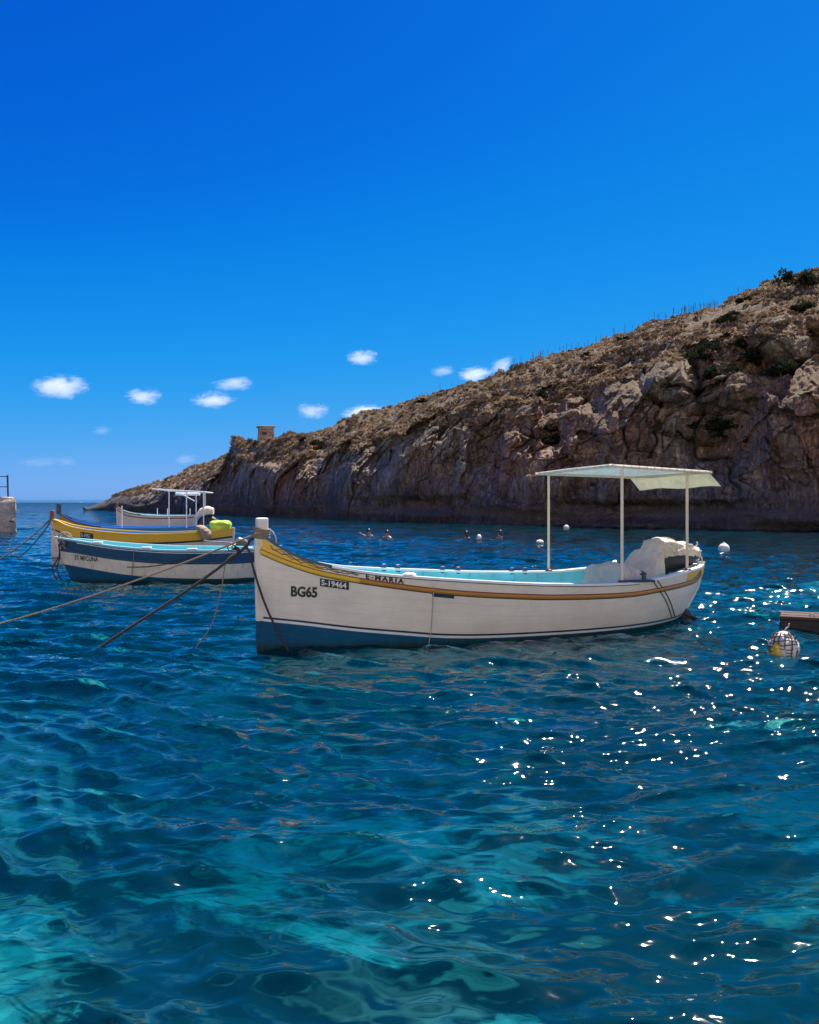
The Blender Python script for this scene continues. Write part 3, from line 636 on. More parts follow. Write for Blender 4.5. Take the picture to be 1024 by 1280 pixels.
# hull fittings on the port side
MB().add(*(lambda P: (P, [(0,1,2,3)]))([tuple(HA.yz(x, z, 0.006)) for x, z in ((2.02,0.700),(2.30,0.667),(2.30,0.632),(2.02,0.665))])).obj('scupper', M['navy'], boat)
zt = lambda x: 0.865-(x-0.62)*0.155
plate = MB(); nx_ = 8
plate.grid([[tuple(HA.yz(x, zt(x)+dz, 0.006)) for x in np.linspace(0.67, 1.01, nx_)] for dz in (-0.045, 0.055)])
pl = plate.obj('number_plate', M['ink'], boat, label='black plate with white S-19464')
text_part('plate_lettering', 'S-19464', 0.098, HA, 0.685, lambda x: zt(x)-0.028, M['letter'], pl, 0.010, 0.0022, sx=0.92)
text_part('hull_number', 'BG65', 0.175, HA, 0.335, lambda x: 0.685-(x-0.34)*0.05, M['ink'], boat, 0.006, 0.0075, sx=0.77)
text_part('boat_name', 'E-MARIA', 0.080, HA, 1.20, lambda x: float(zst(np.array([(x)/L]))[0])+0.016, M['ink'], boat, 0.010, 0.003, sx=1.18, spacing=1.35)
sc = MB()                                                # painted scrollwork on the moustache
zc = lambda xx: (float(zst(np.array([xx/L]))[0])+float(sh(np.array([xx/L]))[0]))/2-0.004
for ph in (0.0, 2.2):
    pts = []
    for x in np.linspace(0.10, 1.12, 110):
        amp = 0.030*(1-0.45*x); xx = x+0.016*math.sin(x*34+ph*1.7); pts.append(tuple(HA.yz(xx, zc(xx)+amp*math.sin(x*25+ph)*(0.75+0.25*math.sin(x*61)), 0.007)))
    sc.tube(pts, 0.0045 if ph else 0.0055, 4)
sc.obj('scrollwork', M['faded'], boat, label='faded painted scrollwork running back from the bow', kind='stuff')
sc = MB()
for dx in (0, 0.07):
    pts = []
    for t in np.linspace(0, 1, 10):
        xx = 6.52+0.33*t+dx; pts.append(tuple(HA.yz(xx, 0.70+0.10*t**1.5-dx*0.5, 0.010)))
    sc.tube(pts, 0.007, 4)
sc.obj('scrollwork', M['teal'], boat, label='blue painted scroll at the stern')
for x in (1.98, 2.22, 3.02, 3.30, 4.28, 4.52):           # thole blocks on the far gunwale
    q = x/L; p = HA.pt(q, float(sh(q)), 1, -0.04)
    MB().box((p[0], p[1], p[2]+0.015), (0.075, 0.055, 0.11), ch=0.01).obj('thole_block', M['midblue'], boat)
p = HA.pt(0.245, float(sh(.245)), -1, -0.03); MB().ball((p[0], p[1], p[2]+0.02), (0.10, 0.05, 0.035)).obj('fairlead', M['trim'], boat, True)
p = HA.pt(0.715, float(sh(.715)), -1, -0.01)
MB().box((p[0]+0.02, p[1], p[2]+0.022), (0.42, 0.16, 0.03), Matrix.Rotation(R(-14), 3, 'Z'), 0.008).obj('gunwale_pad', M['navy'], boat)
p = HA.pt(0.735, float(sh(.735)), -1, -0.05); mbk = MB(); mbk.tube([(p[0], p[1], p[2]), (p[0], p[1], p[2]+0.13)], 0.022, 8); mbk.tube([(p[0]-0.05, p[1], p[2]+0.10), (p[0]+0.05, p[1], p[2]+0.10)], 0.014, 6)
mbk.obj('mooring_post', M['metal'], boat)
p = [tuple(HA.yz(2.03, z, 0.012)) for z in np.linspace(0.80, -0.12, 10)]
MB().tube(p, 0.006, 5).obj('hanging_line', M['paleropes'], boat)
# awning on pipes
TZ = 2.33
corner = lambda x, y, z=0.0: Vector((x, y, TZ+z))
PA = [(4.83, -0.985), (4.90, 0.985), (6.30, -0.62), (6.12, 0.70)]
for x, y in PA:
    q = x/L; zb_ = float(sh(q))+0.012
    po = MB().tube([(x, y, zb_), (x, y*1.0, TZ-0.005+(0.03 if y < 0 else 0))], 0.021, 8).obj('awning_post', M['pipe'], boat, True)
    MB().lathe([(0.0,0.0),(0.06,0.0),(0.06,0.016),(0.03,0.03),(0.0,0.03)], (x, y, zb_), 12).obj('post_base', M['metal'], po, True)
C1, C2, C3, C4 = corner(4.64,-1.0,0.035), corner(6.44,-0.92,-0.03), corner(6.42,0.90,-0.06), corner(4.70,0.98,-0.02)
for a, b in ((C1, C2), (C2, C3), (C3, C4), (C4, C1)):
    d = (b-a).normalized()*0.05; MB().tube([a-d, b+d], 0.019, 8).obj('awning_rail', M['pipe'], boat, True)
aw = MB(); n1, n2 = 26, 26; P = []
for i in range(n1):
    row = []
    for j in range(n2):
        u, v = i/(n1-1), j/(n2-1); p = (C1*(1-u)+C2*u)*(1-v)+(C4*(1-u)+C3*u)*v
        sg_ = math.sin(math.pi*u)*math.sin(math.pi*v); p = p+Vector((0,0,0.022-0.045*sg_+0.006*math.sin(9*u+3*v)*math.sin(math.pi*v)))
        row.append(list(p))
    P.append(row)
P = np.array(P); aw.grid(P, flip=False); aw.grid(P+np.array([0,0,0.004]), flip=True)
awo = aw.obj('awning', M['awning'], boat, True, label='sun-bleached off-white awning cloth')
ls = MB()
for e0, e1 in ((C1, C2), (C4, C1)):
    for k in range(13):
        p = e0.lerp(e1, (k+0.5)/13); ls.tube([tuple(p+Vector((0.022*math.cos(t), 0, 0.022*math.sin(t)))) if e0 is C4 else tuple(p+Vector((0, 0.022*math.cos(t), 0.022*math.sin(t)))) for t in np.linspace(0, 6.283, 9)], 0.006, 4)
ls.obj('lashing', M['paleropes'], awo, kind='stuff')
P = []
for i in range(16):
    u = i/15; top = C2.lerp(C3, u); row = []
    for j in range(7):
        v = j/6; row.append(list(top+Vector((0.16*v+0.02*math.sin(7*u+v), -0.05*v, -0.005-0.20*v+0.012*math.sin(11*u)*v))))
    P.append(row)
P = np.array(P); fm = MB(); fm.grid(P); fm.grid(P+np.array([0.004,0,0]), flip=True); fm.obj('awning_flap', M['flap'], awo, True, label='yellowish flap hanging from the rear edge of the awning')
# outboard motor tilted over the stern, its leg below the counter
mo = MB(); loft(mo, [((6.12,0,0.88),(0,0.15,0),(-0.03,0,0.14)), ((6.24,0,0.92),(0,0.20,0),(-0.04,0,0.18)), ((6.50,0,0.95),(0,0.21,0),(-0.04,0,0.19)), ((6.82,0,1.00),(0,0.19,0),(-0.03,0,0.15)), ((6.98,0,1.03),(0,0.13,0),(-0.02,0,0.09))], 18)
motor = mo.obj('outboard_motor', M['black'], boat, True, label='black outboard motor under a cream canvas hood')
mo = MB(); mo.box((6.25, 0, 0.66), (0.26, 0.24, 0.34), Matrix.Rotation(R(10), 3, 'Y'), 0.02); mo.obj('clamp_bracket', M['metal'], motor)
mo = MB(); loft(mo, [((6.55,0,0.34),(0,0.09,0),(0.12,0,0.03)), ((6.70,0,0.14),(0,0.085,0),(0.13,0,0.04)), ((6.84,-0.02,-0.02),(0,0.08,0),(0.13,0,0.05)), ((6.95,-0.03,-0.16),(0,0.06,0),(0.13,0,0.06))], 14)
mo.tube([(6.74,0,-0.08),(6.86,0,-0.12),(7.00,0,-0.17),(7.06,0,-0.19)], [0.03,0.07,0.055,0.02], 10)
mo.box((6.86,0,0.05), (0.42,0.26,0.03), Matrix.Rotation(R(20), 3, 'Y')); mo.box((6.84,0,-0.24), (0.16,0.018,0.18), Matrix.Rotation(R(20), 3, 'Y'))
mo.obj('lower_leg', M['black'], motor, True)
pr_ = MB()
for k in range(3):
    Mk = Matrix.Rotation(R(20), 3, 'Y')@Matrix.Rotation(2*math.pi*k/3+0.4, 3, 'X')
    P = [[list(Vector((7.05,0,-0.19))+Mk@Vector((0.02*math.sin(2*a)+0.03*b*a, 0.035*b*(1-0.3*a)+0.0, 0.03+0.12*a))) for b in (-1,-0.5,0,0.5,1)] for a in np.linspace(0,1,5)]
    pr_.grid(P); pr_.grid(np.array(P)+np.array([0.008,0,0]), flip=True)
pr_.obj('propeller', M['steel'], motor, True)
for k, dx in enumerate((0, 0.10)):
    pts = [tuple(HA.yz(5.36+dx+0.75*t, 0.76-0.62*t, 0.012)) for t in np.linspace(0, 1, 9)]+[(6.55+0.05*k, -0.08, 0.10)]
    MB().tube(pts, 0.007, 5).obj('tilt_line', M['darkrope'], boat)

# canvas covers lying in the boat
def to_world(p): return Matrix.Translation(BOW)@Matrix.Rotation(YAW, 4, 'Z')@Vector(p)
cv = MB(); loft(cv, [((6.10,0,0.92),(0,0.16,0),(-0.06,0,0.06)), ((6.11,0,0.98),(0,0.21,0),(-0.08,0,0.12)), ((6.20,0,1.09),(0,0.235,0),(-0.06,0,0.165)), ((6.32,0,1.145),(0,0.24,0),(-0.02,0,0.145)), ((6.54,0,1.130),(0,0.24,0),(0,0,0.12)), ((6.76,0,1.105),(0,0.23,0),(0,0,0.10)), ((6.92,0,1.08),(0,0.19,0),(0.02,0,0.085)), ((7.01,0,1.03),(0,0.12,0),(0.03,0,0.07)), ((7.04,0,1.00),(0,0.06,0),(0.02,0,0.05))], 64, 0.075, 3, 2.9)
hood = empty('motor_cover', to_world((6.4,0,1.0)), YAW, label='cream canvas hood tied over the outboard motor of the boat marked BG65', cat='cover')
def rel(mb, o): mb.v = [(x-o[0], y-o[1], z-o[2]) for x, y, z in mb.v]; return mb
rel(cv, (6.4,0,1.0)).obj('hood', M['canvas'], hood, True, 60)
tie = MB(); tie.tube([(6.97,-0.02,1.12),(7.04,-0.03,1.19),(7.01,-0.05,1.22)], 0.012, 5); tie.tube([(7.03,-0.05,1.03),(7.10,-0.06,0.97),(7.08,-0.08,0.88),(7.12,-0.06,0.84)], 0.012, 5); tie.tube([(7.03,-0.03,1.05),(7.13,-0.02,1.08)], 0.010, 5)
tieb = MB(); tieb.tube([(6.44+0.03*math.sin(3*t), 0.262*math.cos(t), 1.14+0.165*math.sin(t)) for t in np.linspace(0, 6.283, 24)], 0.008, 5)
rel(tie, (6.4,0,1.0)).obj('tie_cord', M['paleropes'], hood, True); rel(tieb, (6.4,0,1.0)).obj('binding_cord', M['paleropes'], hood, True)
cv = MB(); P = []
NU, NV = 90, 60
for i in range(NU):                                     # crumpled sheet draped over engine box and bracket
    u = i/(NU-1); xx = 5.20+0.92*u; top = 0.90+0.03*math.sin(8*u)-0.05*math.exp(-((u-0.58)/0.1)**2)+0.20*float(sst(0.70, 0.92, u)); row = []
    hw = 0.52-0.20*u
    for j in range(NV):
        v = -1+2*j/(NV-1); s_ = abs(v)
        y = hw*math.copysign(min(1.0, s_/0.66)**0.9, v)+math.copysign(0.07*max(0, (s_-0.66)/0.34), v)
        z = top-0.07*(min(1, s_/0.66))**3-(top-0.46)*max(0, (s_-0.66)/0.34)**0.9
        if u < 0.10: z -= (z-0.46)*(1-u/0.10)**1.6
        row.append((xx, y, z))
    P.append(row)
P = np.array(P); nv = fbm(P[...,0]*6.5, P[...,1]*6.5, P[...,2]*1.5, 4, 321)*0.7+ridged(P[...,0]*9, P[...,1]*4, P[...,2]*0.8, 2, 331)*0.5-0.2
P[...,2] += 0.065*nv; P[...,1] *= 1+0.20*nv; P[...,0] += 0.05*nv
tarp = empty('tarpaulin', to_world((5.5,0,0.5)), YAW, label='crumpled cream tarpaulin heaped inside the stern under the awning', cat='tarpaulin')
P = P-np.array((5.5,0,0.5)); cv.grid(P); cv.obj('sheet', M['canvas'], tarp, True, 70)
cv = MB(); pts = [tuple(P[46, j]+np.array((0.0, -0.01, 0.014))) for j in range(0, 26)]
cv.tube(pts, 0.008, 5).obj('cord', M['darkrope'], tarp, True)

# ---------------------------------------------------------------- the other boats
def unit_table(L, over=0.5, rake=0.05):
    return (([-.5,-.2,0,1.6],[.35,.10,0.02,-rake]), ([-.5,-.2,0,.1,.5,.9],[L-1.5,L-.8,L-over,L-.75*over,L-.25*over,L]))
def simple_boat(name, loc, yaw, L, B, sheer, label, topcol, bottom, bulw, strake, gun, inside, stripe_z, strake_drop, bow=None, head=None, rake=0.05, over=0.5, head_h=0.16, gun2=None, floor=0.25, thwarts=(0.3,0.5,0.68), zk=-0.4):
    xb, xs = unit_table(L, over, rake)
    if bow: xb = bow
    H_ = Hull(L, B, zk, sheer, xb, xs, FQ, GT)
    o = empty('fishing_boat', loc, yaw, label=label, cat='boat', group='moored wooden boats')
    sh_ = lambda q: H_.S(q); zs_ = lambda q: H_.S(q)-strake_drop(q); zb_ = stripe_z
    H_.band(MB(), lambda q: zb_(q)-0.002, zs_, 8, nq=60).obj('hull', topcol, o, True)
    H_.band(MB(), lambda q: np.full_like(q, zk+0.01), zb_, 6, nq=60).obj('antifouling', bottom, o, True)
    H_.band(MB(), zs_, sh_, 3, 0.002, nq=60).obj('bulwark', bulw, o, True)
    H_.halfround(MB(), zs_, 0.03, nq=60).obj('rubbing_strake', strake, o, True)
    H_.rail(MB(), sh_, -0.08, 0.028, -0.03, 0.012, nq=60).obj('gunwale', gun, o)
    if gun2: H_.rail(MB(), sh_, -0.08, 0.032, -0.032, 0.018, 0.0, 0.3, nq=30).obj('gunwale', gun2, o)
    H_.band(MB(), lambda q: np.full_like(q, floor), lambda q: sh_(q)-0.01, 3, -0.045, 0.04, 0.96, 50).obj('lining', inside, o, True)
    q = np.linspace(0.06, 0.94, 30); MB().grid(np.stack([H_.pt(q, q*0+floor+0.02, -1, -0.02), H_.pt(q, q*0+floor+0.02, 1, -0.02)], 1)).obj('floor', inside, o)
    for t in thwarts:
        zc = float(H_.S(t))-0.2; y = abs(float(H_.pt(t, zc)[1]))-0.04; x = float(H_.pt(t, zc)[0])
        MB().box((x, 0, zc), (0.24, 2*y, 0.04), ch=0.008).obj('thwart', inside, o)
    s0 = float(H_.S(0)); zc = float(zb_(np.array([0.0]))[0])
    H_.post(MB(), 'bow', np.linspace(zc, s0+0.02, 14), 0.05, 0.085).obj('stem', topcol, o)
    H_.post(MB(), 'bow', np.linspace(zk+0.02, zc-0.001, 10), 0.05, 0.085).obj('stem_foot', bottom, o)
    H_.post(MB(), 'stern', np.linspace(0.05, float(H_.S(1))+0.03, 12), 0.045, 0.08).obj('sternpost', topcol, o)
    if head: MB().box((float(H_.xb(s0)), 0, s0+head_h/2), (0.13, 0.13, head_h+0.1), ch=0.012).obj('stem_head', head, o)
    return o, H_

# boat with a deep blue band, tied up behind the near boat's bow
p2 = sea(92, 727)
b2, H2 = simple_boat('fishing_boat', p2, R(6), 4.75, 0.85, ([0,.1,.3,.55,.8,1],[1.03,.97,.84,.76,.75,.78]),
    'white boat with broad dark blue band and a rope bundle heaped on its bow', M['white2'], M['bottom'], M['midblue'], M['midblue'], M['deck'], M['turq'],
    lin((0,.40),(.12,.32),(.3,.20),(.5,.13),(.8,.09),(1,.09)), lambda q: 0.29+0*q, bow=([-.4,0,.5,1.05],[.45,.02,-.20,-.40]), over=0.3)
H2.rail(MB(), lambda q: H2.S(q)-0.06, 0.0, 0.020, -0.008, 0.008, 0.1, 0.9, 50).obj('white_line', M['trim'], b2)
text_part('boat_name', 'ST MFCUNA', 0.15, H2, 0.08, lambda x: 0.525-(x)*0.055, M['ink'], b2, 0.006, 0.004, sx=0.72)
for q in (0.2, 0.42, 0.62, 0.86):
    p = H2.pt(q, float(H2.S(q)), -1, -0.02); MB().box((p[0], p[1], p[2]+0.03), (0.22, 0.07, 0.045), ch=0.012).obj('rowlock_block', M['trim'], b2)
# orange-yellow boat behind it
p3 = sea(66, 697)
b3, H3 = simple_boat('fishing_boat', p3, R(4), 5.85, 0.95, ([0,.04,.1,.2,.35,.55,.8,1],[1.27,1.20,1.06,.95,.86,.80,.84,.95]),
    'boat with broad orange-yellow bulwark and blue interior, lime green sack at its stern', M['white2'], M['white2'], M['yellow'], M['navy'], M['yellow'], M['sky_blue'],
    lin((0,.05),(.5,.05),(1,.05)), lambda q: 0.34-0.06*q, head=M['brown'], over=0.15, rake=0.02, head_h=0.22)
zt3 = lambda x: float(H3.S(np.array([x/5.85]))[0])-0.30
pl3 = MB().grid([[tuple(H3.yz(x, zt3(x)+dz, 0.008)) for x in np.linspace(1.05, 1.50, 8)] for dz in (0.0, 0.20)]).obj('number_plate', M['ink'], b3, label='black plate with small white number')
text_part('plate_lettering', 'S-1951', 0.17, H3, 1.07, lambda x: zt3(x)+0.045, M['letter'], pl3, 0.013, 0.003, sx=0.72)
H3.band(MB(), lambda q: H3.S(q)-0.335+0.06*q, lambda q: H3.S(q)-0.30+0.05*q, 1, 0.006, 0.5, 1.0, 30).obj('blue_line', M['midblue'], b3, True)
mo = MB(); loft(mo, [((5.9,0,0.42),(0,0.10,0),(-.02,0,0.1)),((6.05,0,0.50),(0,0.14,0),(-.02,0,0.16)),((6.25,0,0.48),(0,0.12,0),(-.02,0,0.12)),((6.33,0,0.44),(0,0.06,0),(0,0,0.06))], 14)
m3 = mo.obj('outboard_motor', M['steel'], b3, True); MB().box((6.02,0,0.12), (0.14,0.10,0.7), ch=0.02).obj('lower_leg', M['metal'], m3)
# boat with blue stem head and an awning frame, alongside the yellow one
p4 = Vector((-12.62, 29.6, 0))
b4, H4 = simple_boat('fishing_boat', p4, R(2), 5.75, 0.95, ([0,.03,.08,.16,.3,.5,.75,1],[1.42,1.34,1.20,1.06,.94,.90,.92,1.02]),
    'blue boat with dark blue stem head and bare white awning frame, beyond the yellow boat', M['sky_blue'], M['bottom'], M['sky_blue'], M['ochre'], M['sky_blue'], M['sky_blue'],
    lin((0,.1),(.5,.08),(1,.08)), lambda q: 0.25-0.1*q, head=M['navy'], head_h=0.28, gun2=M['navy'], over=0.3)
H4.band(MB(), lambda q: H4.S(q)-0.245, lambda q: H4.S(q)-0.03, 2, 0.005, 0.0, 0.28, 24).obj('moustache', M['ochre'], b4, True, label='ochre painted panel below the bow gunwale')
zt4 = 2.20
for x, y in ((2.32, -0.05),):
    MB().tube([(x-0.0, -0.35, 0.9), (x, -0.35, 1.68)], 0.03, 8).obj('bow_pole', M['pipe'], b4, True)
for x, y in ((4.12,-0.85),(4.72,-0.80),(4.70,0.8),(5.28,-0.62),(5.05,0.7)):
    MB().tube([(x, y, 0.9), (x, y, zt4)], 0.022, 7).obj('awning_post', M['trim'], b4, True)
F4 = [Vector((3.55,-0.9,zt4+0.07)), Vector((5.35,-0.75,zt4-0.03)), Vector((5.30,0.85,zt4-0.05)), Vector((3.75,0.9,zt4+0.02))]
for a, b in zip(F4, F4[1:]+F4[:1]): MB().tube([a, b], 0.022, 7).obj('awning_rail', M['trim'], b4, True)
MB().tube([(4.55,-0.8,zt4-0.1),(4.95,-0.6,zt4-0.35)], 0.018, 6).obj('brace', M['trim'], b4, True)
rl = MB(); loft(rl, [((4.2,-0.2,zt4-0.09),(0,0.10,0),(0,0,0.05)),((4.6,-0.2,zt4-0.10),(0,0.13,0),(0,0,0.055)),((5.05,-0.2,zt4-0.10),(0,0.10,0),(0,0,0.05))], 14, 0.01, 5); rl.obj('rolled_awning', M['awning'], b4, True, label='white awning cloth rolled up under the frame')
mo = MB(); loft(mo, [((4.95,0,1.00),(0,0.14,0),(0,0,0.16)),((5.1,0,1.06),(0,0.2,0),(0,0,0.26)),((5.4,0,1.08),(0,0.2,0),(0,0,0.28)),((5.62,0,1.02),(0,0.13,0),(0,0,0.18))], 14); mo.obj('outboard_motor', M['black'], b4, True)
c4 = MB(); loft(c4, [((4.85,0,1.26),(0,0.14,0),(0,0,0.05)),((5.05,0,1.42),(0,0.22,0),(0,0,0.15)),((5.3,0,1.50),(0,0.23,0),(0,0,0.16)),((5.5,0,1.48),(0,0.15,0),(0,0,0.12))], 20, 0.04, 9)
rel(c4, (5.2,0,1.3)); cvo = c4.obj('motor_cover', M['canvas'], None, True, 60, label='pale canvas cover on the black motor under the bare white awning frame', cat='cover')
cvo.matrix_world = Matrix.Translation(p4)@Matrix.Rotation(R(2), 4, 'Z')@Matrix.Translation((5.2,0,1.3))
# plain white boat with brown strake, farther out
p5 = sea(147, 663)
b5, H5 = simple_boat('fishing_boat', p5, R(5), 5.4, 1.0, ([0,.03,.08,.16,.3,.5,.75,1],[1.48,1.38,1.22,1.08,.98,.92,.92,1.02]),
    'plain white boat with thin brown strake, out beyond the blue boat', M['white'], M['teal'], M['white2'], M['brown'], M['trim'], M['turq'],
    lin((0,.25),(.5,.12),(1,.1)), lambda q: 0.20-0.06*q, head=M['brown'], head_h=0.2, gun2=M['brown'])
for x, y in ((2.3, 0.5), (2.9, 0.6), (4.3, 0.5)):
    MB().tube([(x, y, 0.5), (x, y, 1.35)], 0.025, 6).obj('thole_post', M['trim'], b5)

# sack and fender on the yellow boat
def on3(p): return Matrix.Translation(p3)@Matrix.Rotation(R(4), 4, 'Z')@Vector(p)
sk = MB(); loft(sk, [((-0.46,0,0),(0,0.22,0),(-.05,0,0.16)),((-0.42,0,0.0),(0,0.34,0),(-.04,0,0.25)),((-0.15,0,0.02),(0,0.40,0),(0,0,0.28)),((0.15,0,0.03),(0,0.38,0),(0,0,0.27)),((0.38,0,0.02),(0,0.30,0),(.03,0,0.24)),((0.43,0,0.0),(0,0.18,0),(.04,0,0.14))], 28, 0.07, 12, 3.2)
sack = sk.obj('sack', M['green'], None, True, 60, label='bulging lime green sack on the stern of the yellow boat', cat='sack'); sack.location = on3((5.44,0,1.00)); sack.scale = (0.74,0.74,0.68); sack.rotation_euler = (0,0,R(4))
fm = MB(); loft(fm, [((-0.2,0,0.1),(0,0.10,0),(-.05,0,0.08)),((-0.15,0,0.05),(0,0.15,0),(-.03,0,0.16)),((0.02,0,-0.05),(0,0.17,0),(0,0,0.22)),((0.16,0,-0.12),(0,0.13,0),(0.02,0,0.18)),((0.22,0,-0.16),(0,0.06,0),(.03,0,0.1))], 22, 0.06, 15)
fo = fm.obj('fender', M['rope'], None, True, 60, label='bundled brown canvas fender hung over the side of the yellow boat', cat='fender'); fo.location = on3((5.02,-0.78,0.86)); fo.rotation_euler = (0,0,R(-10))

# ================================================================== ROPES
def rope(pts, r, mat, label, n=6):
    o = MB().tube(pts, r, n).obj('mooring_rope', M[mat], None, True, None, label=label, cat='rope', group='mooring ropes'); return o
stem_w = Vector((-1.93, 10.34, 1.47))
rope(sag(stem_w, sea(-75, 790)-Vector((0,0,0.1)), 0.10, 26), 0.013, 'rope', 'tan rope sagging from the BG65 boat stem, crossing before the blue-banded boat')
kn = at(304, 686, 10.40)
rope(spline([stem_w-Vector((0,0,0.04)), at(312,676,10.37), kn, at(240,734,10.52), at(129,807,10.67), at(118,815,10.69)-Vector((0,0,0.10))], 6), 0.019, 'darkrope', 'thick dark rope slanting from stem of boat marked BG65 straight into the water')
rope(spline([kn+Vector((0.02,-0.02,0)), at(311,688,10.36), at(318,715,10.32), at(331,754,10.26), at(345,785,10.22), at(360,813,10.2), at(368,830,10.2)-Vector((0,0,0.1))], 6), 0.014, 'darkrope', 'dark rope hanging down across the bow beside the BG65 lettering')
rope(spline([kn+Vector((-0.08,-0.01,-0.05)), at(283,702,10.45), at(277,735,10.48), at(265,780,10.52), at(246,808,10.6), at(236,816,10.6)-Vector((0,0,0.08))], 6), 0.0075, 'rope', 'thin loose rope dangling in a curve from the knot into the water')
kb = MB()
for k in range(5):
    c = kn+Vector((0.02*k-0.12, random.uniform(-.02,.02), -0.016*k+0.04+random.uniform(-.02,.02)))
    kb.tube([c+Vector((0.020*math.cos(t+k), 0.016*math.sin(t), 0.020*math.sin(t+k))) for t in np.linspace(0, 6.28, 12)], 0.009, 5)
kb.tube(spline([kn+Vector((0.03,0,0.03)), kn+Vector((0.07,-.02,0.01)), kn+Vector((0.085,-.02,-0.07)), kn+Vector((0.09,-.02,-0.12))], 4), 0.008, 5)
kb.tube(spline([kn+Vector((-0.1,0,0.0)), kn+Vector((-0.17,-.02,-0.02)), kn+Vector((-0.19,-.02,0.03)), kn+Vector((-0.14,-.02,0.06))], 4), 0.008, 5)
kb.obj('rope_knot', M['darkrope'], None, True, label='bulky dark knot where the ropes join beside the BG65 boat stem', cat='knot')
wl = MB().tube(spline([(-1.83,10.36,1.53),(-1.76,10.37,1.52),(-1.70,10.38,1.44),(-1.685,10.39,1.33)], 5), 0.010, 6); wl.obj('white_cord', M['paleropes'], None, True, label='white cord looped behind the stem head of boat marked BG65', cat='rope')
bow3 = on3((-0.02,0,1.30))
rope(sag(bow3, sea(-12, 702)-Vector((0,0,.1)), 0.10), 0.022, 'darkrope', 'dark rope from yellow boat stem reaching towards the concrete quay')
rope(sag(bow3+Vector((-.02,0,-.08)), sea(14, 699)-Vector((0,0,.1)), 0.16), 0.020, 'darkrope', 'dark rope dropping steeply from yellow boat stem into water')
rope(sag(bow3+Vector((0,-.05,-.1)), p2+Vector((-0.35,-0.05,0.98)), 0.02), 0.018, 'darkrope', 'short dark rope between yellow boat stem and blue-banded boat bow')
def on2(p): return Matrix.Translation(p2)@Matrix.Rotation(R(6), 4, 'Z')@Vector(p)
rope([on2(p) for p in [tuple(Vector(H2.yz(2.9-1.55*t, 0.66-0.28*t-0.09*math.sin(math.pi*t), 0.03))) for t in np.linspace(0,1,10)]], 0.011, 'darkrope', 'dark rope slung along the side of the blue-banded boat')
rope([on2(tuple(H2.yz(1.55-0.10*t, 0.83-0.65*t, 0.02))) for t in np.linspace(0,1,8)], 0.008, 'rope', 'thin rope hanging down the side of the blue-banded boat')
for k, (dx, lab) in enumerate(((-0.20, 'frayed rope trailing from rope bundle at blue-banded boat bow'), (-0.10, 'frayed rope trailing from rope bundle at blue-banded boat bow'))):
    rope(spline([on2((-0.30,-0.10,0.88)), on2((-0.24+dx*0.2,-0.14,0.6)), on2((-0.22+dx,-0.16,0.3)), on2((-0.10+dx,-0.16,0.0)), on2((-0.08+dx,-0.16,-0.15))], 6), 0.014, 'darkrope', lab)
rope(spline([on3((5.02,-0.85,0.9)), on3((5.05,-0.95,0.6)), on2((3.6,0.5,0.85)), on2((3.55,-0.6,0.80))], 6), 0.013, 'paleropes', 'pale rope from canvas fender down to the blue-banded boat')
bd = MB(); rb = random.Random(5)
for k in range(15):
    c = on2((-0.24+0.04*(k % 5)+rb.uniform(-.03,.03), rb.uniform(-.13,.10), 0.93+rb.uniform(-.07,.11)))
    a, b = rb.uniform(.06,.12), rb.uniform(.07,.14); ph = rb.uniform(0, 3)
    bd.tube([c+Vector((a*math.cos(t)*math.cos(ph), a*math.cos(t)*math.sin(ph)*0.6, b*math.sin(t)+0.03*math.sin(2*t+k))) for t in np.linspace(0, 6.28, 14)], 0.017, 5)
bd.obj('rope_bundle', M['rope'], None, True, label='tangled tan rope bundle heaped on the blue-banded boat bow', cat='rope')

# ================================================================== THINGS ON THE WATER
def buoy(px, py, r, label, sq=1.0):
    p = sea(px, py); o = empty('mooring_buoy', p, 0.4, label=label, cat='buoy', group='white mooring buoys')
    MB().ball((0,0,r*0.55), (r, r, r*sq), 20, 14).obj('float', M['buoy'], o, True)
    MB().lathe([(0,0),(r*.3,0),(r*.3,r*.12),(r*.16,r*.2),(0,r*.2)], (0,0,r*0.55+r*sq*0.96), 12).obj('collar', M['steel'], o, True)
    MB().tube([(r*.16*math.cos(t), 0, r*0.55+r*sq*1.12+r*.2*math.sin(t)) for t in np.linspace(0, 2*math.pi, 13)], r*.05, 5).obj('ring', M['metal'], o, True)
    return o
buoy(905, 690, 0.20, 'round white buoy on dark water beyond the covered outboard motor', 1.05)
buoy(708, 661.5, 0.18, 'small white buoy close under the cliff foot')
buoy(675, 680, 0.16, 'small white buoy floating low between the swimmers and the awning post', 0.6)
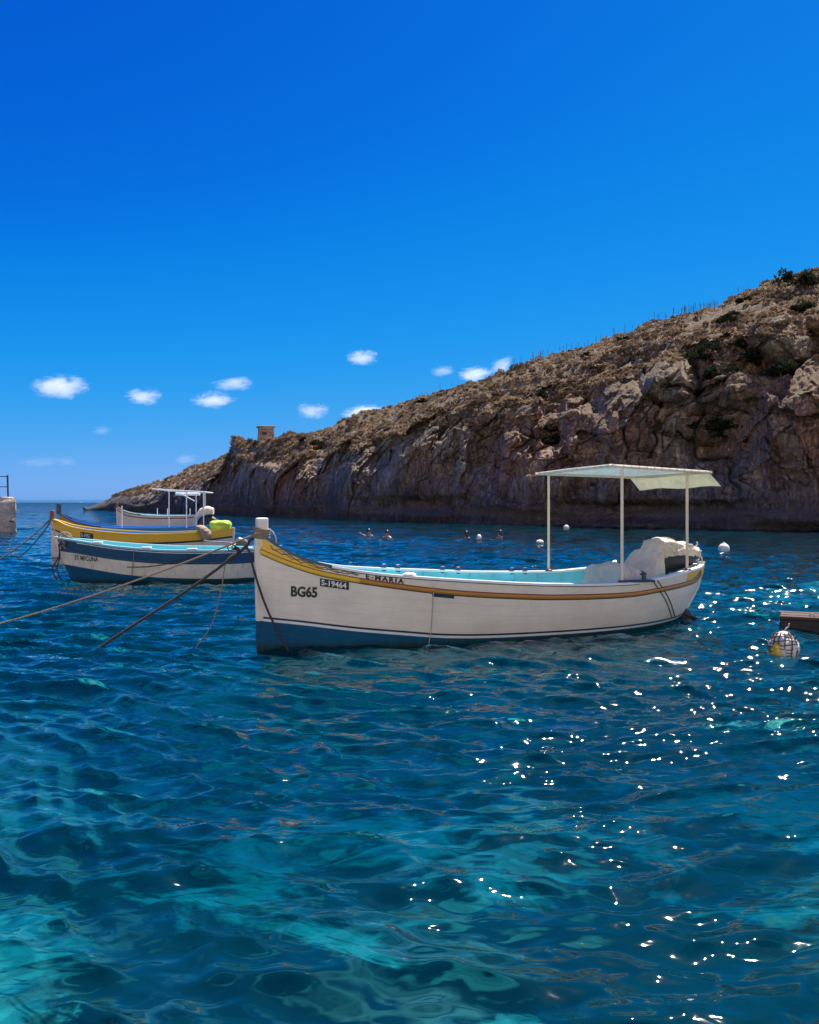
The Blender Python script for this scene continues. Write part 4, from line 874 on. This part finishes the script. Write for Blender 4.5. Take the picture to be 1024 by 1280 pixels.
# net-wrapped float
pn = sea(985, 822); nb = empty('net_float', pn+Vector((0,0.12,0)), 0.0, label='white and yellow float wrapped in dark netting beside floating timber', cat='buoy'); nb.scale = (0.9,0.9,0.9)
fm = MB(); loft(fm, [((0,0,-0.14),(0.08,0,0),(0,0.08,0)),((0,0,-0.10),(0.15,0,0),(0,0.15,0)),((0,0,0.02),(0.175,0,0),(0,0.17,0)),((0,0,0.14),(0.18,0,0),(0,0.17,0)),((0.0,0,0.24),(0.14,0,0),(0,0.14,0)),((0.01,0,0.31),(0.07,0,0),(0,0.08,0)),((0.015,0,0.33),(0.02,0,0),(0,0.03,0))], 26, 0.05, 21, 2.2)
fm.obj('float', M['buoy'], nb, True, 60)
ys_ = MB(); loft(ys_, [((-0.10,-0.06,-0.12),(0.05,0,0),(0,0.08,0)),((-0.115,-0.06,0.02),(0.075,0,0),(0,0.11,0)),((-0.105,-0.05,0.15),(0.07,0,0),(0,0.10,0)),((-0.085,-0.04,0.21),(0.03,0,0),(0,0.04,0))], 16, 0.03, 25, 2.2); ys_.obj('yellow_float', M['yellowfloat'], nb, True, 60)
def netp(a, z): r = 0.190*math.sqrt(max(0.02, 1-((z-0.10)/0.255)**2)); return (r*math.cos(a), r*0.97*math.sin(a), z)
for k in range(14): MB().tube([netp(2*math.pi*k/14+0.10*math.sin(9*z+k), z) for z in np.linspace(-0.1, 0.33, 12)], 0.008, 5).obj('net_cord', M['net'], nb, True)
for z in (-0.04, 0.02, 0.07, 0.12, 0.17, 0.22, 0.27): MB().tube([netp(a, z+0.012*math.sin(3*a+z*30)) for a in np.linspace(0, 2*math.pi, 26)], 0.007, 5, False).obj('net_cord', M['net'], nb, True)
MB().tube(spline([(0.01,0,0.31),(0.03,-.01,0.37),(0.06,-.01,0.39),(0.07,-.02,0.44)], 4), 0.009, 5).obj('tail_cord', M['paleropes'], nb, True)
# floating timber pontoon
pp = sea(976, 786); pt = empty('timber_pontoon', pp+Vector((0,0,0)), R(-23), label='dark timber pontoon floating low beside the net-wrapped float', cat='pontoon')
for k in range(4):
    MB().box((0.60, 0.07+0.145*k, 0.165+0.006*(k % 2)), (1.22-0.02*(k % 3), 0.135, 0.05), ch=0.008).obj('deck_plank', M['woodtop'], pt)
MB().box((0.60, 0.03, 0.03), (1.20, 0.07, 0.215), ch=0.01).obj('side_beam', M['wood'], pt); MB().box((0.60, 0.55, 0.03), (1.20, 0.07, 0.215), ch=0.01).obj('side_beam', M['wood'], pt)
for x in (0.05, 0.6, 1.15): MB().box((x, 0.29, 0.03), (0.09, 0.44, 0.20), ch=0.01).obj('cross_beam', M['wood'], pt)
MB().tube([(0.42+0.035*math.cos(t), 0.08, 0.20+0.03*math.sin(t)) for t in np.linspace(0, 6.28, 12)], 0.008, 5, False).obj('iron_ring', M['steel'], pt, True)

# ---- swimmers
def swimmer(px, py, yaw, label, arm=0, cap=False, hump=False, sc_=1.12):
    p = sea(px, py)
    V = [(0,0,-0.62),(0,0.01,-0.36),(0,0.0,-0.12),(0,0.0,0.02),(0,-0.01,0.09),(0,-0.02,0.16),(0,-0.01,0.25),
         (-0.17,0,-0.03),(-0.30,-0.10,-0.16),(-0.26,-0.34,-0.12),(-0.24,-0.46,-0.08),
         (0.17,0,-0.03),(0.30,-0.10,-0.16),(0.26,-0.34,-0.12),(0.24,-0.46,-0.08),
         (-0.10,-0.10,-0.95),(-0.12,0.05,-1.3),(0.10,-0.05,-0.98),(0.12,0.15,-1.3),(0,-0.115,0.165)]
    E_ = [(0,1),(1,2),(2,3),(3,4),(4,5),(5,6),(3,7),(7,8),(8,9),(9,10),(3,11),(11,12),(12,13),(13,14),(0,15),(15,16),(0,17),(17,18),(5,19)]
    Rr = [.15,.14,.155,.075,.062,.098,.085,.070,.052,.042,.036,.070,.052,.042,.036,.085,.055,.085,.055,.018]
    if arm: V[8] = (-0.34,-0.02,0.02); V[9] = (-0.52,-0.12,0.10); V[10] = (-0.62,-0.16,0.16)
    me = bpy.data.meshes.new('body'); me.from_pydata(V, E_, []); tmp = bpy.data.objects.new('body', me); COL.objects.link(tmp)
    m = tmp.modifiers.new('Skin', 'SKIN'); sv = me.skin_vertices[0].data
    for k, r in enumerate(Rr): sv[k].radius = (r, r*(0.72 if k < 3 else 1.0)); sv[k].use_root = (k == 0)
    ss = tmp.modifiers.new('Sub', 'SUBSURF'); ss.levels = 2; ss.render_levels = 2
    dg = bpy.context.evaluated_depsgraph_get(); bm = bpy.data.meshes.new_from_object(tmp.evaluated_get(dg)); bpy.data.objects.remove(tmp)
    bm.name = 'body'; bm.materials.clear(); bm.materials.append(M['skin']); bm.polygons.foreach_set('use_smooth', [True]*len(bm.polygons))
    o = empty('person', p, yaw, label=label, cat='person', group='swimmers off the cliff'); o.scale = (sc_,)*3
    body = link('body', bm, o)
    hb_ = MB(); P = []
    for j in range(10):
        ph = math.pi*0.62*j/9; row = []
        for i in range(18):
            t = 2*math.pi*i/18; drop = 0.10*max(0, math.sin(t))*(j/9)**2
            row.append((0.106*math.sin(ph)*math.cos(t), 0.012+0.122*math.sin(ph)*math.sin(t), 0.205+0.135*math.cos(ph)-drop))
        P.append(row)
    hb_.grid(P, closev=True, flip=True).obj('swim_cap' if cap else 'hair', M['cap'] if cap else M['hair'], o, True)
    for sx_ in (-1, 1):
        MB().ball((sx_*0.036,-0.112,0.205), (0.014,0.008,0.009), 8, 6).obj('eye', M['ink'], o, True)
        MB().ball((sx_*0.100,-0.005,0.185), (0.014,0.022,0.032), 8, 6).obj('ear', M['skin'], o, True)
    MB().ball((0,-0.108,0.118), (0.026,0.010,0.007), 8, 6).obj('mouth', M['red'], o, True)
    return o
swimmer(461, 669.5, R(35), 'dark-haired swimmer with one arm lifted from the water', arm=1)
swimmer(484, 671.5, R(-20), 'dark-haired swimmer with pale shoulders beside the one lifting an arm')
swimmer(583, 673.0, R(200), 'dark-haired swimmer turned away beside the white-capped swimmer')
s4 = swimmer(599, 673.5, R(160), 'swimmer in a white cap low in the water', cap=True); s4.location.z -= 0.16
swimmer(625, 671.5, R(230), 'dark-haired swimmer alone just past the white-capped swimmer')

# ================================================================== SHORE THINGS
# concrete quay end with railing, far left
pq = sea(20, 664); qy = empty('concrete_quay', pq, R(27), label='stained concrete quay end standing in the water, at the harbour mouth', cat='quay')
qb = MB(); P = []
Wq, Dq, Hq = 7.0, 5.0, 2.05
ring = [(-Wq,0),(-4,0),(-2.4,0),(-1.2,0),(-0.35,0),(0,0.12),(0,1.2),(0,2.6),(0,Dq),(-Wq,Dq)]
for zc in np.linspace(-2.5, Hq, 16):
    P.append([(x+(0.10*float(vnoise(np.array([x*1.7]), np.array([y*1.7]), np.array([zc*1.9]), 9)[0]) if zc < Hq-0.05 else 0.0), y+0.10*float(vnoise(np.array([x*1.3+5]), np.array([y*1.3]), np.array([zc*1.9]), 19)[0]), zc+(0.04*math.sin(x*3) if zc > Hq-0.01 else 0)) for x, y in ring])
qb.grid(P, closev=True); o = len(qb.v)-len(ring); qb.f.append(tuple(range(o, o+len(ring)))); qb.obj('block', M['concrete'], qy)
MB().tube([(-0.35,-0.06,0.62),(-0.12,-0.10,0.60)], 0.06, 8).obj('mooring_ring', M['metal'], qy)
rlg = empty('railing', pq+Vector((-0.12,0.3,Hq)), R(27), label='dark metal railing on top of the concrete quay end', cat='railing')
for x in (-0.48, -1.02, -2.0, -3.0): MB().tube([(x+0.03,0,0),(x,0,1.33)], 0.05, 8).obj('railing_post', M['navy'], rlg)
for z in (0.62, 1.24): MB().tube([(-0.46,0,z),(-3.1,0,z)], 0.028, 6).obj('rail', M['navy'], rlg)

# stone lookout on the headland
def land_at(px, row_hint):                     # depth and height of the headland skyline near a column
    P_, SL_, cols_, _ = LAND; c = int(np.argmin(np.abs(cols_-px))); col = P_[:, c, :]
    scr = HY-(col[:,2]-CAM_H)/col[:,1]*FPX; k = int(np.argmin(np.abs(scr-row_hint)+1000*(col[:,2] < 0.3))); return Vector(col[k])
c = int(np.argmin(np.abs(LAND[2]-331))); colp = LAND[0][:, c, :]; kk = int(np.argmin(HY-(colp[:,2]-CAM_H)/colp[:,1]*FPX)); pt_ = Vector(colp[kk])
tw = empty('stone_lookout', pt_+Vector((0,0.9,-0.5)), R(14), label='small squat stone lookout hut on top of the headland outcrop', cat='hut')
zz = 0.0
for k in range(6):                             # coursed walls, slightly battered
    hk = 0.36; wk = 2.2-0.09*k+random.uniform(-.07,.07)
    MB().box((random.uniform(-.02,.02), 0, zz+hk/2), (wk, 1.9, hk-0.02), ch=0.03).obj('stone_course', M['tower'], tw); zz += hk
MB().box((0,0,zz+0.07), (2.25,2.0,0.16), ch=0.03).obj('roof_slab', M['tower'], tw)
MB().box((-0.25,-0.98,zz*0.62), (0.55,0.08,0.30)).obj('window_slot', M['black'], tw)
MB().box((-0.25,-0.99,zz*0.62+0.21), (0.8,0.10,0.10), ch=0.01).obj('lintel', M['tower'], tw)

# ---- scrub on the slope (nobody could count it) and single shrubs
def leaf_cloud(mb_v, mb_f, c, rx, rz, n, size, rg):
    d = rg.normal(size=(n, 3)); d /= np.linalg.norm(d, axis=1)[:, None]; d[:, 2] = np.abs(d[:, 2])
    r = rg.uniform(0.45, 1.0, (n, 1)); ctr = np.array(c)+d*r*np.array([rx, rx, rz])
    a = rg.normal(size=(n, 3)); a /= np.linalg.norm(a, axis=1)[:, None]; b = np.cross(a, rg.normal(size=(n, 3))); b /= np.linalg.norm(b, axis=1)[:, None]
    s_ = size*rg.uniform(0.6, 1.3, (n, 1)); o = sum(len(x) for x in mb_v)
    q = np.stack([ctr-a*s_, ctr+b*s_*0.5, ctr+a*s_, ctr-b*s_*0.5], 1).reshape(-1, 3)
    mb_v.append(q); mb_f.append(np.arange(o, o+4*n).reshape(n, 4))
def cloud_mesh(name, mv, mf, mat):
    V = np.concatenate(mv); F = np.concatenate(mf); me = bpy.data.meshes.new(name)
    me.vertices.add(len(V)); me.vertices.foreach_set('co', V.reshape(-1).astype(np.float32)); me.loops.add(F.size); me.loops.foreach_set('vertex_index', F.reshape(-1).astype(np.int32))
    me.polygons.add(len(F)); me.polygons.foreach_set('loop_start', np.arange(0, F.size, 4, dtype=np.int32)); me.update(); me.materials.append(mat); return me
P_, SL_, cols_, WL_ = LAND; rg = np.random.default_rng(3)
cand = np.argwhere((SL_ > 0.7) & (P_[..., 2] > 2.5)); cand = cand[(cand[:, 0] < 340) & (cand[:, 1] < 930)]
pick = cand[rg.choice(len(cand), 5600, replace=False)]
mv, mf = [], []
dens = fbm(P_[pick[:,0], pick[:,1], 0]*0.12, P_[pick[:,0], pick[:,1], 1]*0.12, P_[pick[:,0], pick[:,1], 0]*0, 3, 77)
for (i, j), dn in zip(pick, dens):
    if dn < -0.62: continue
    r = rg.uniform(0.18, 0.5)*(1.25 if rg.random() < 0.15 else 0.8); leaf_cloud(mv, mf, P_[i, j]+np.array([0,0,-0.05]), r, r*0.75, int(26+40*r), 0.10+0.10*r, rg)
link('scrub', cloud_mesh('scrub', mv, mf, M['scrub']), label='dry olive and brown scrub covering the headland slope', cat='scrub', kind='stuff')

def shrub(px, row, r, label, group='dark shrubs on the headland', rz=0.8):
    p = land_at(px, row); o = empty('shrub', p, 0, label=label, cat='shrub', group=group)
    mv, mf = [], []; rg2 = np.random.default_rng(int(px*7+row))
    for k in range(9):
        d = rg2.normal(size=3)*np.array([0.55,0.4,0.28])*r; d[2] = abs(d[2]); leaf_cloud(mv, mf, d, r*rg2.uniform(.35,.6), r*rz*rg2.uniform(.35,.6), 90, 0.10+0.05*r, rg2)
    link('foliage', cloud_mesh('foliage', mv, mf, M['shrub']), o)
    for k in range(3):
        a = rg2.uniform(0, 6.28); MB().tube([(0,0,-0.3),(0.2*r*math.cos(a),0.2*r*math.sin(a),0.25*r),(0.5*r*math.cos(a),0.5*r*math.sin(a),0.55*r)], [0.06*r,0.045*r,0.02*r], 6).obj('stem', M['brown'], o)
shrub(1006, 359, 1.6, 'big dark bush breaking the skyline at the highest point of the slope', rz=1.3)
shrub(1010, 391, 1.0, 'round dark bush on the slope just below the big skyline bush')
shrub(908, 404, 0.9, 'dark low bush in the middle of the upper slope', rz=0.5)
shrub(680, 497, 0.9, 'dark bush perched on the cliff edge above the pale rock pillar')
for px, row, r, lab in ((885,456,1.5,'dark shrub filling the crevice beside the big rounded boulder near the cliff top'),(955,452,1.9,'wide dark shrub under the upper ledge, largest of the crevice shrubs'),(905,478,1.3,'dark shrub just below the crevice shrub beside the rounded boulder'),
    (980,470,1.5,'dark shrub just below the wide shrub under the upper ledge'),(905,536,1.9,'dark shrub spreading in the hollow halfway down the cliff'),(880,548,1.4,'dark shrub at the lower rim of the hollow halfway down the cliff'),
    (692,540,0.7,'small dark shrub on the wall below the cliff-edge bush'),(695,556,0.7,'small dark shrub on the wall below the cliff-edge bush')):
    shrub(px, row, r, lab, 'shrubs in the cliff crevices', 0.9)
for px, row, r in ((735,446,0.55),(560,493,0.6),(530,503,0.5),(590,488,0.5),(625,470,0.5),(850,400,0.5),(930,378,0.55),(780,428,0.5),(380,592-40,0.5),(395,556,0.6)):
    shrub(px, row, r, 'small dark bush low on the skyline slope', 'small bushes along the slope', 0.7)

# dry flower stalks along the skyline
rs = random.Random(12); proto = None
for k in range(90):
    px = rs.choice([rs.uniform(815, 905), rs.uniform(845, 905), rs.uniform(790, 985), rs.uniform(640, 800)]) if k > 4 else rs.uniform(470, 640)
    c = int(np.argmin(np.abs(cols_-px))); colp = P_[:, c, :]; kk = int(np.argmin(HY-(colp[:,2]-CAM_H)/colp[:,1]*FPX)); p = Vector(colp[kk])
    if proto is None:
        m1 = MB().tube([(0,0,-0.15),(0.01,0,0.4),(0.02,0.01,0.95)], [0.022,0.018,0.012], 5)
        for t in range(14):
            z = 0.42+0.04*t; a = t*2.4; m1.tube([(0.01,0,z),(0.01+0.07*math.cos(a)*(1-t/22), 0.07*math.sin(a)*(1-t/22), z+0.035)], [0.012,0.020], 4)
        proto = m1.mesh('flower_stalk', M['stalk'])
    o = link('flower_stalk', proto, None, label='dry upright flower stalk standing on the headland skyline', cat='plant', group='flower stalks along the skyline')
    o.location = p; s_ = rs.uniform(0.45, 0.95); o.scale = (s_, s_, s_); o.rotation_euler = (rs.uniform(-.12,.12), rs.uniform(-.12,.12), rs.uniform(0, 6.28))

# ================================================================== CLOUDS
def cloud_material():
    n = N('cloud_vapour'); tc = n.n('TexCoord'); ob = tc.outputs['Object']
    oi = n.n('ObjectInfo').outputs['Random']
    off = n.n('CombineXYZ', {0: n.math('MULTIPLY', oi, 37.0), 1: n.math('MULTIPLY', oi, 91.0), 2: 0.0}).outputs[0]
    v = n.n('VectorMath', {0: ob, 1: off}, operation='ADD').outputs[0]
    ns = n.noise(v, 1.8, 7, 0.68, 0.8); ln = n.n('VectorMath', {0: ob}, operation='LENGTH').outputs['Value']
    z = n.n('SeparateXYZ', {0: ob}).outputs[2]
    m = n.math('SUBTRACT', n.math('MULTIPLY', ns, 1.9), n.math('ADD', n.math('MULTIPLY', ln, 0.80), 0.30))
    dn = n.math('MULTIPLY', m, 2.2, clamp=True)
    oc = n.n('ObjectInfo').outputs['Alpha']
    v_ = n.n('VolumePrincipled', {'Color': (1,1,1,1), 'Density': n.math('MULTIPLY', n.math('MULTIPLY', dn, 0.020), oc), 'Anisotropy': 0.55})
    n.t.links.new(v_.outputs[0], n.out.inputs['Volume']); return n.m
M['cloud'] = cloud_material()
cm = MB().ball((0,0,0), 1.0, 24, 16).mesh('cloud', M['cloud'], True)
CD = 2600.0
for px, py, wpx, hpx, dn, lab in ((73,484,54,22,1,'bright oblong white cloud, largest of the puffs over the harbour mouth'),(180,496,34,16,1,'small white puff of cloud next after the largest cloud'),
    (267,500,42,16,.9,'low white cloud with a thinner cloud just above it'),(292,480,40,13,.6,'thin flat white cloud above the low white cloud'),
    (453,447,30,15,.95,'small bright cloud highest of all the puffs'),(391,514,32,16,.7,'faint cloud puff above the stone lookout slope'),
    (456,516,44,15,1.1,'soft white cloud touching the headland slope'),(594,468,34,15,1.0,'soft cloud beside a slanting wisp above the slope'),
    (627,458,18,24,1.0,'slanting white wisp of cloud above the slope'),(553,464,26,10,.5,'very faint small wisp of cloud beside the soft cloud'),
    (48,578,44,10,.12,'faint flat haze cloud low over the horizon'),(82,577,22,10,.2,'faint flat haze cloud low over the horizon'),(128,538,20,10,.3,'faint tiny cloud between the largest cloud and horizon'),(232,574,24,11,.25,'faint tiny cloud just above the sloping headland tip')):
    c = at(px, py, CD); k = CD/FPX
    o = link('cloud', cm, None, label=lab, cat='cloud', group='small clouds'); o.location = c; o.scale = (wpx*k*0.74, wpx*k*0.55, hpx*k*0.78); o.color = (1,1,1,dn)
    o.rotation_euler = (0, R(50) if wpx < hpx else R(-4), 0)
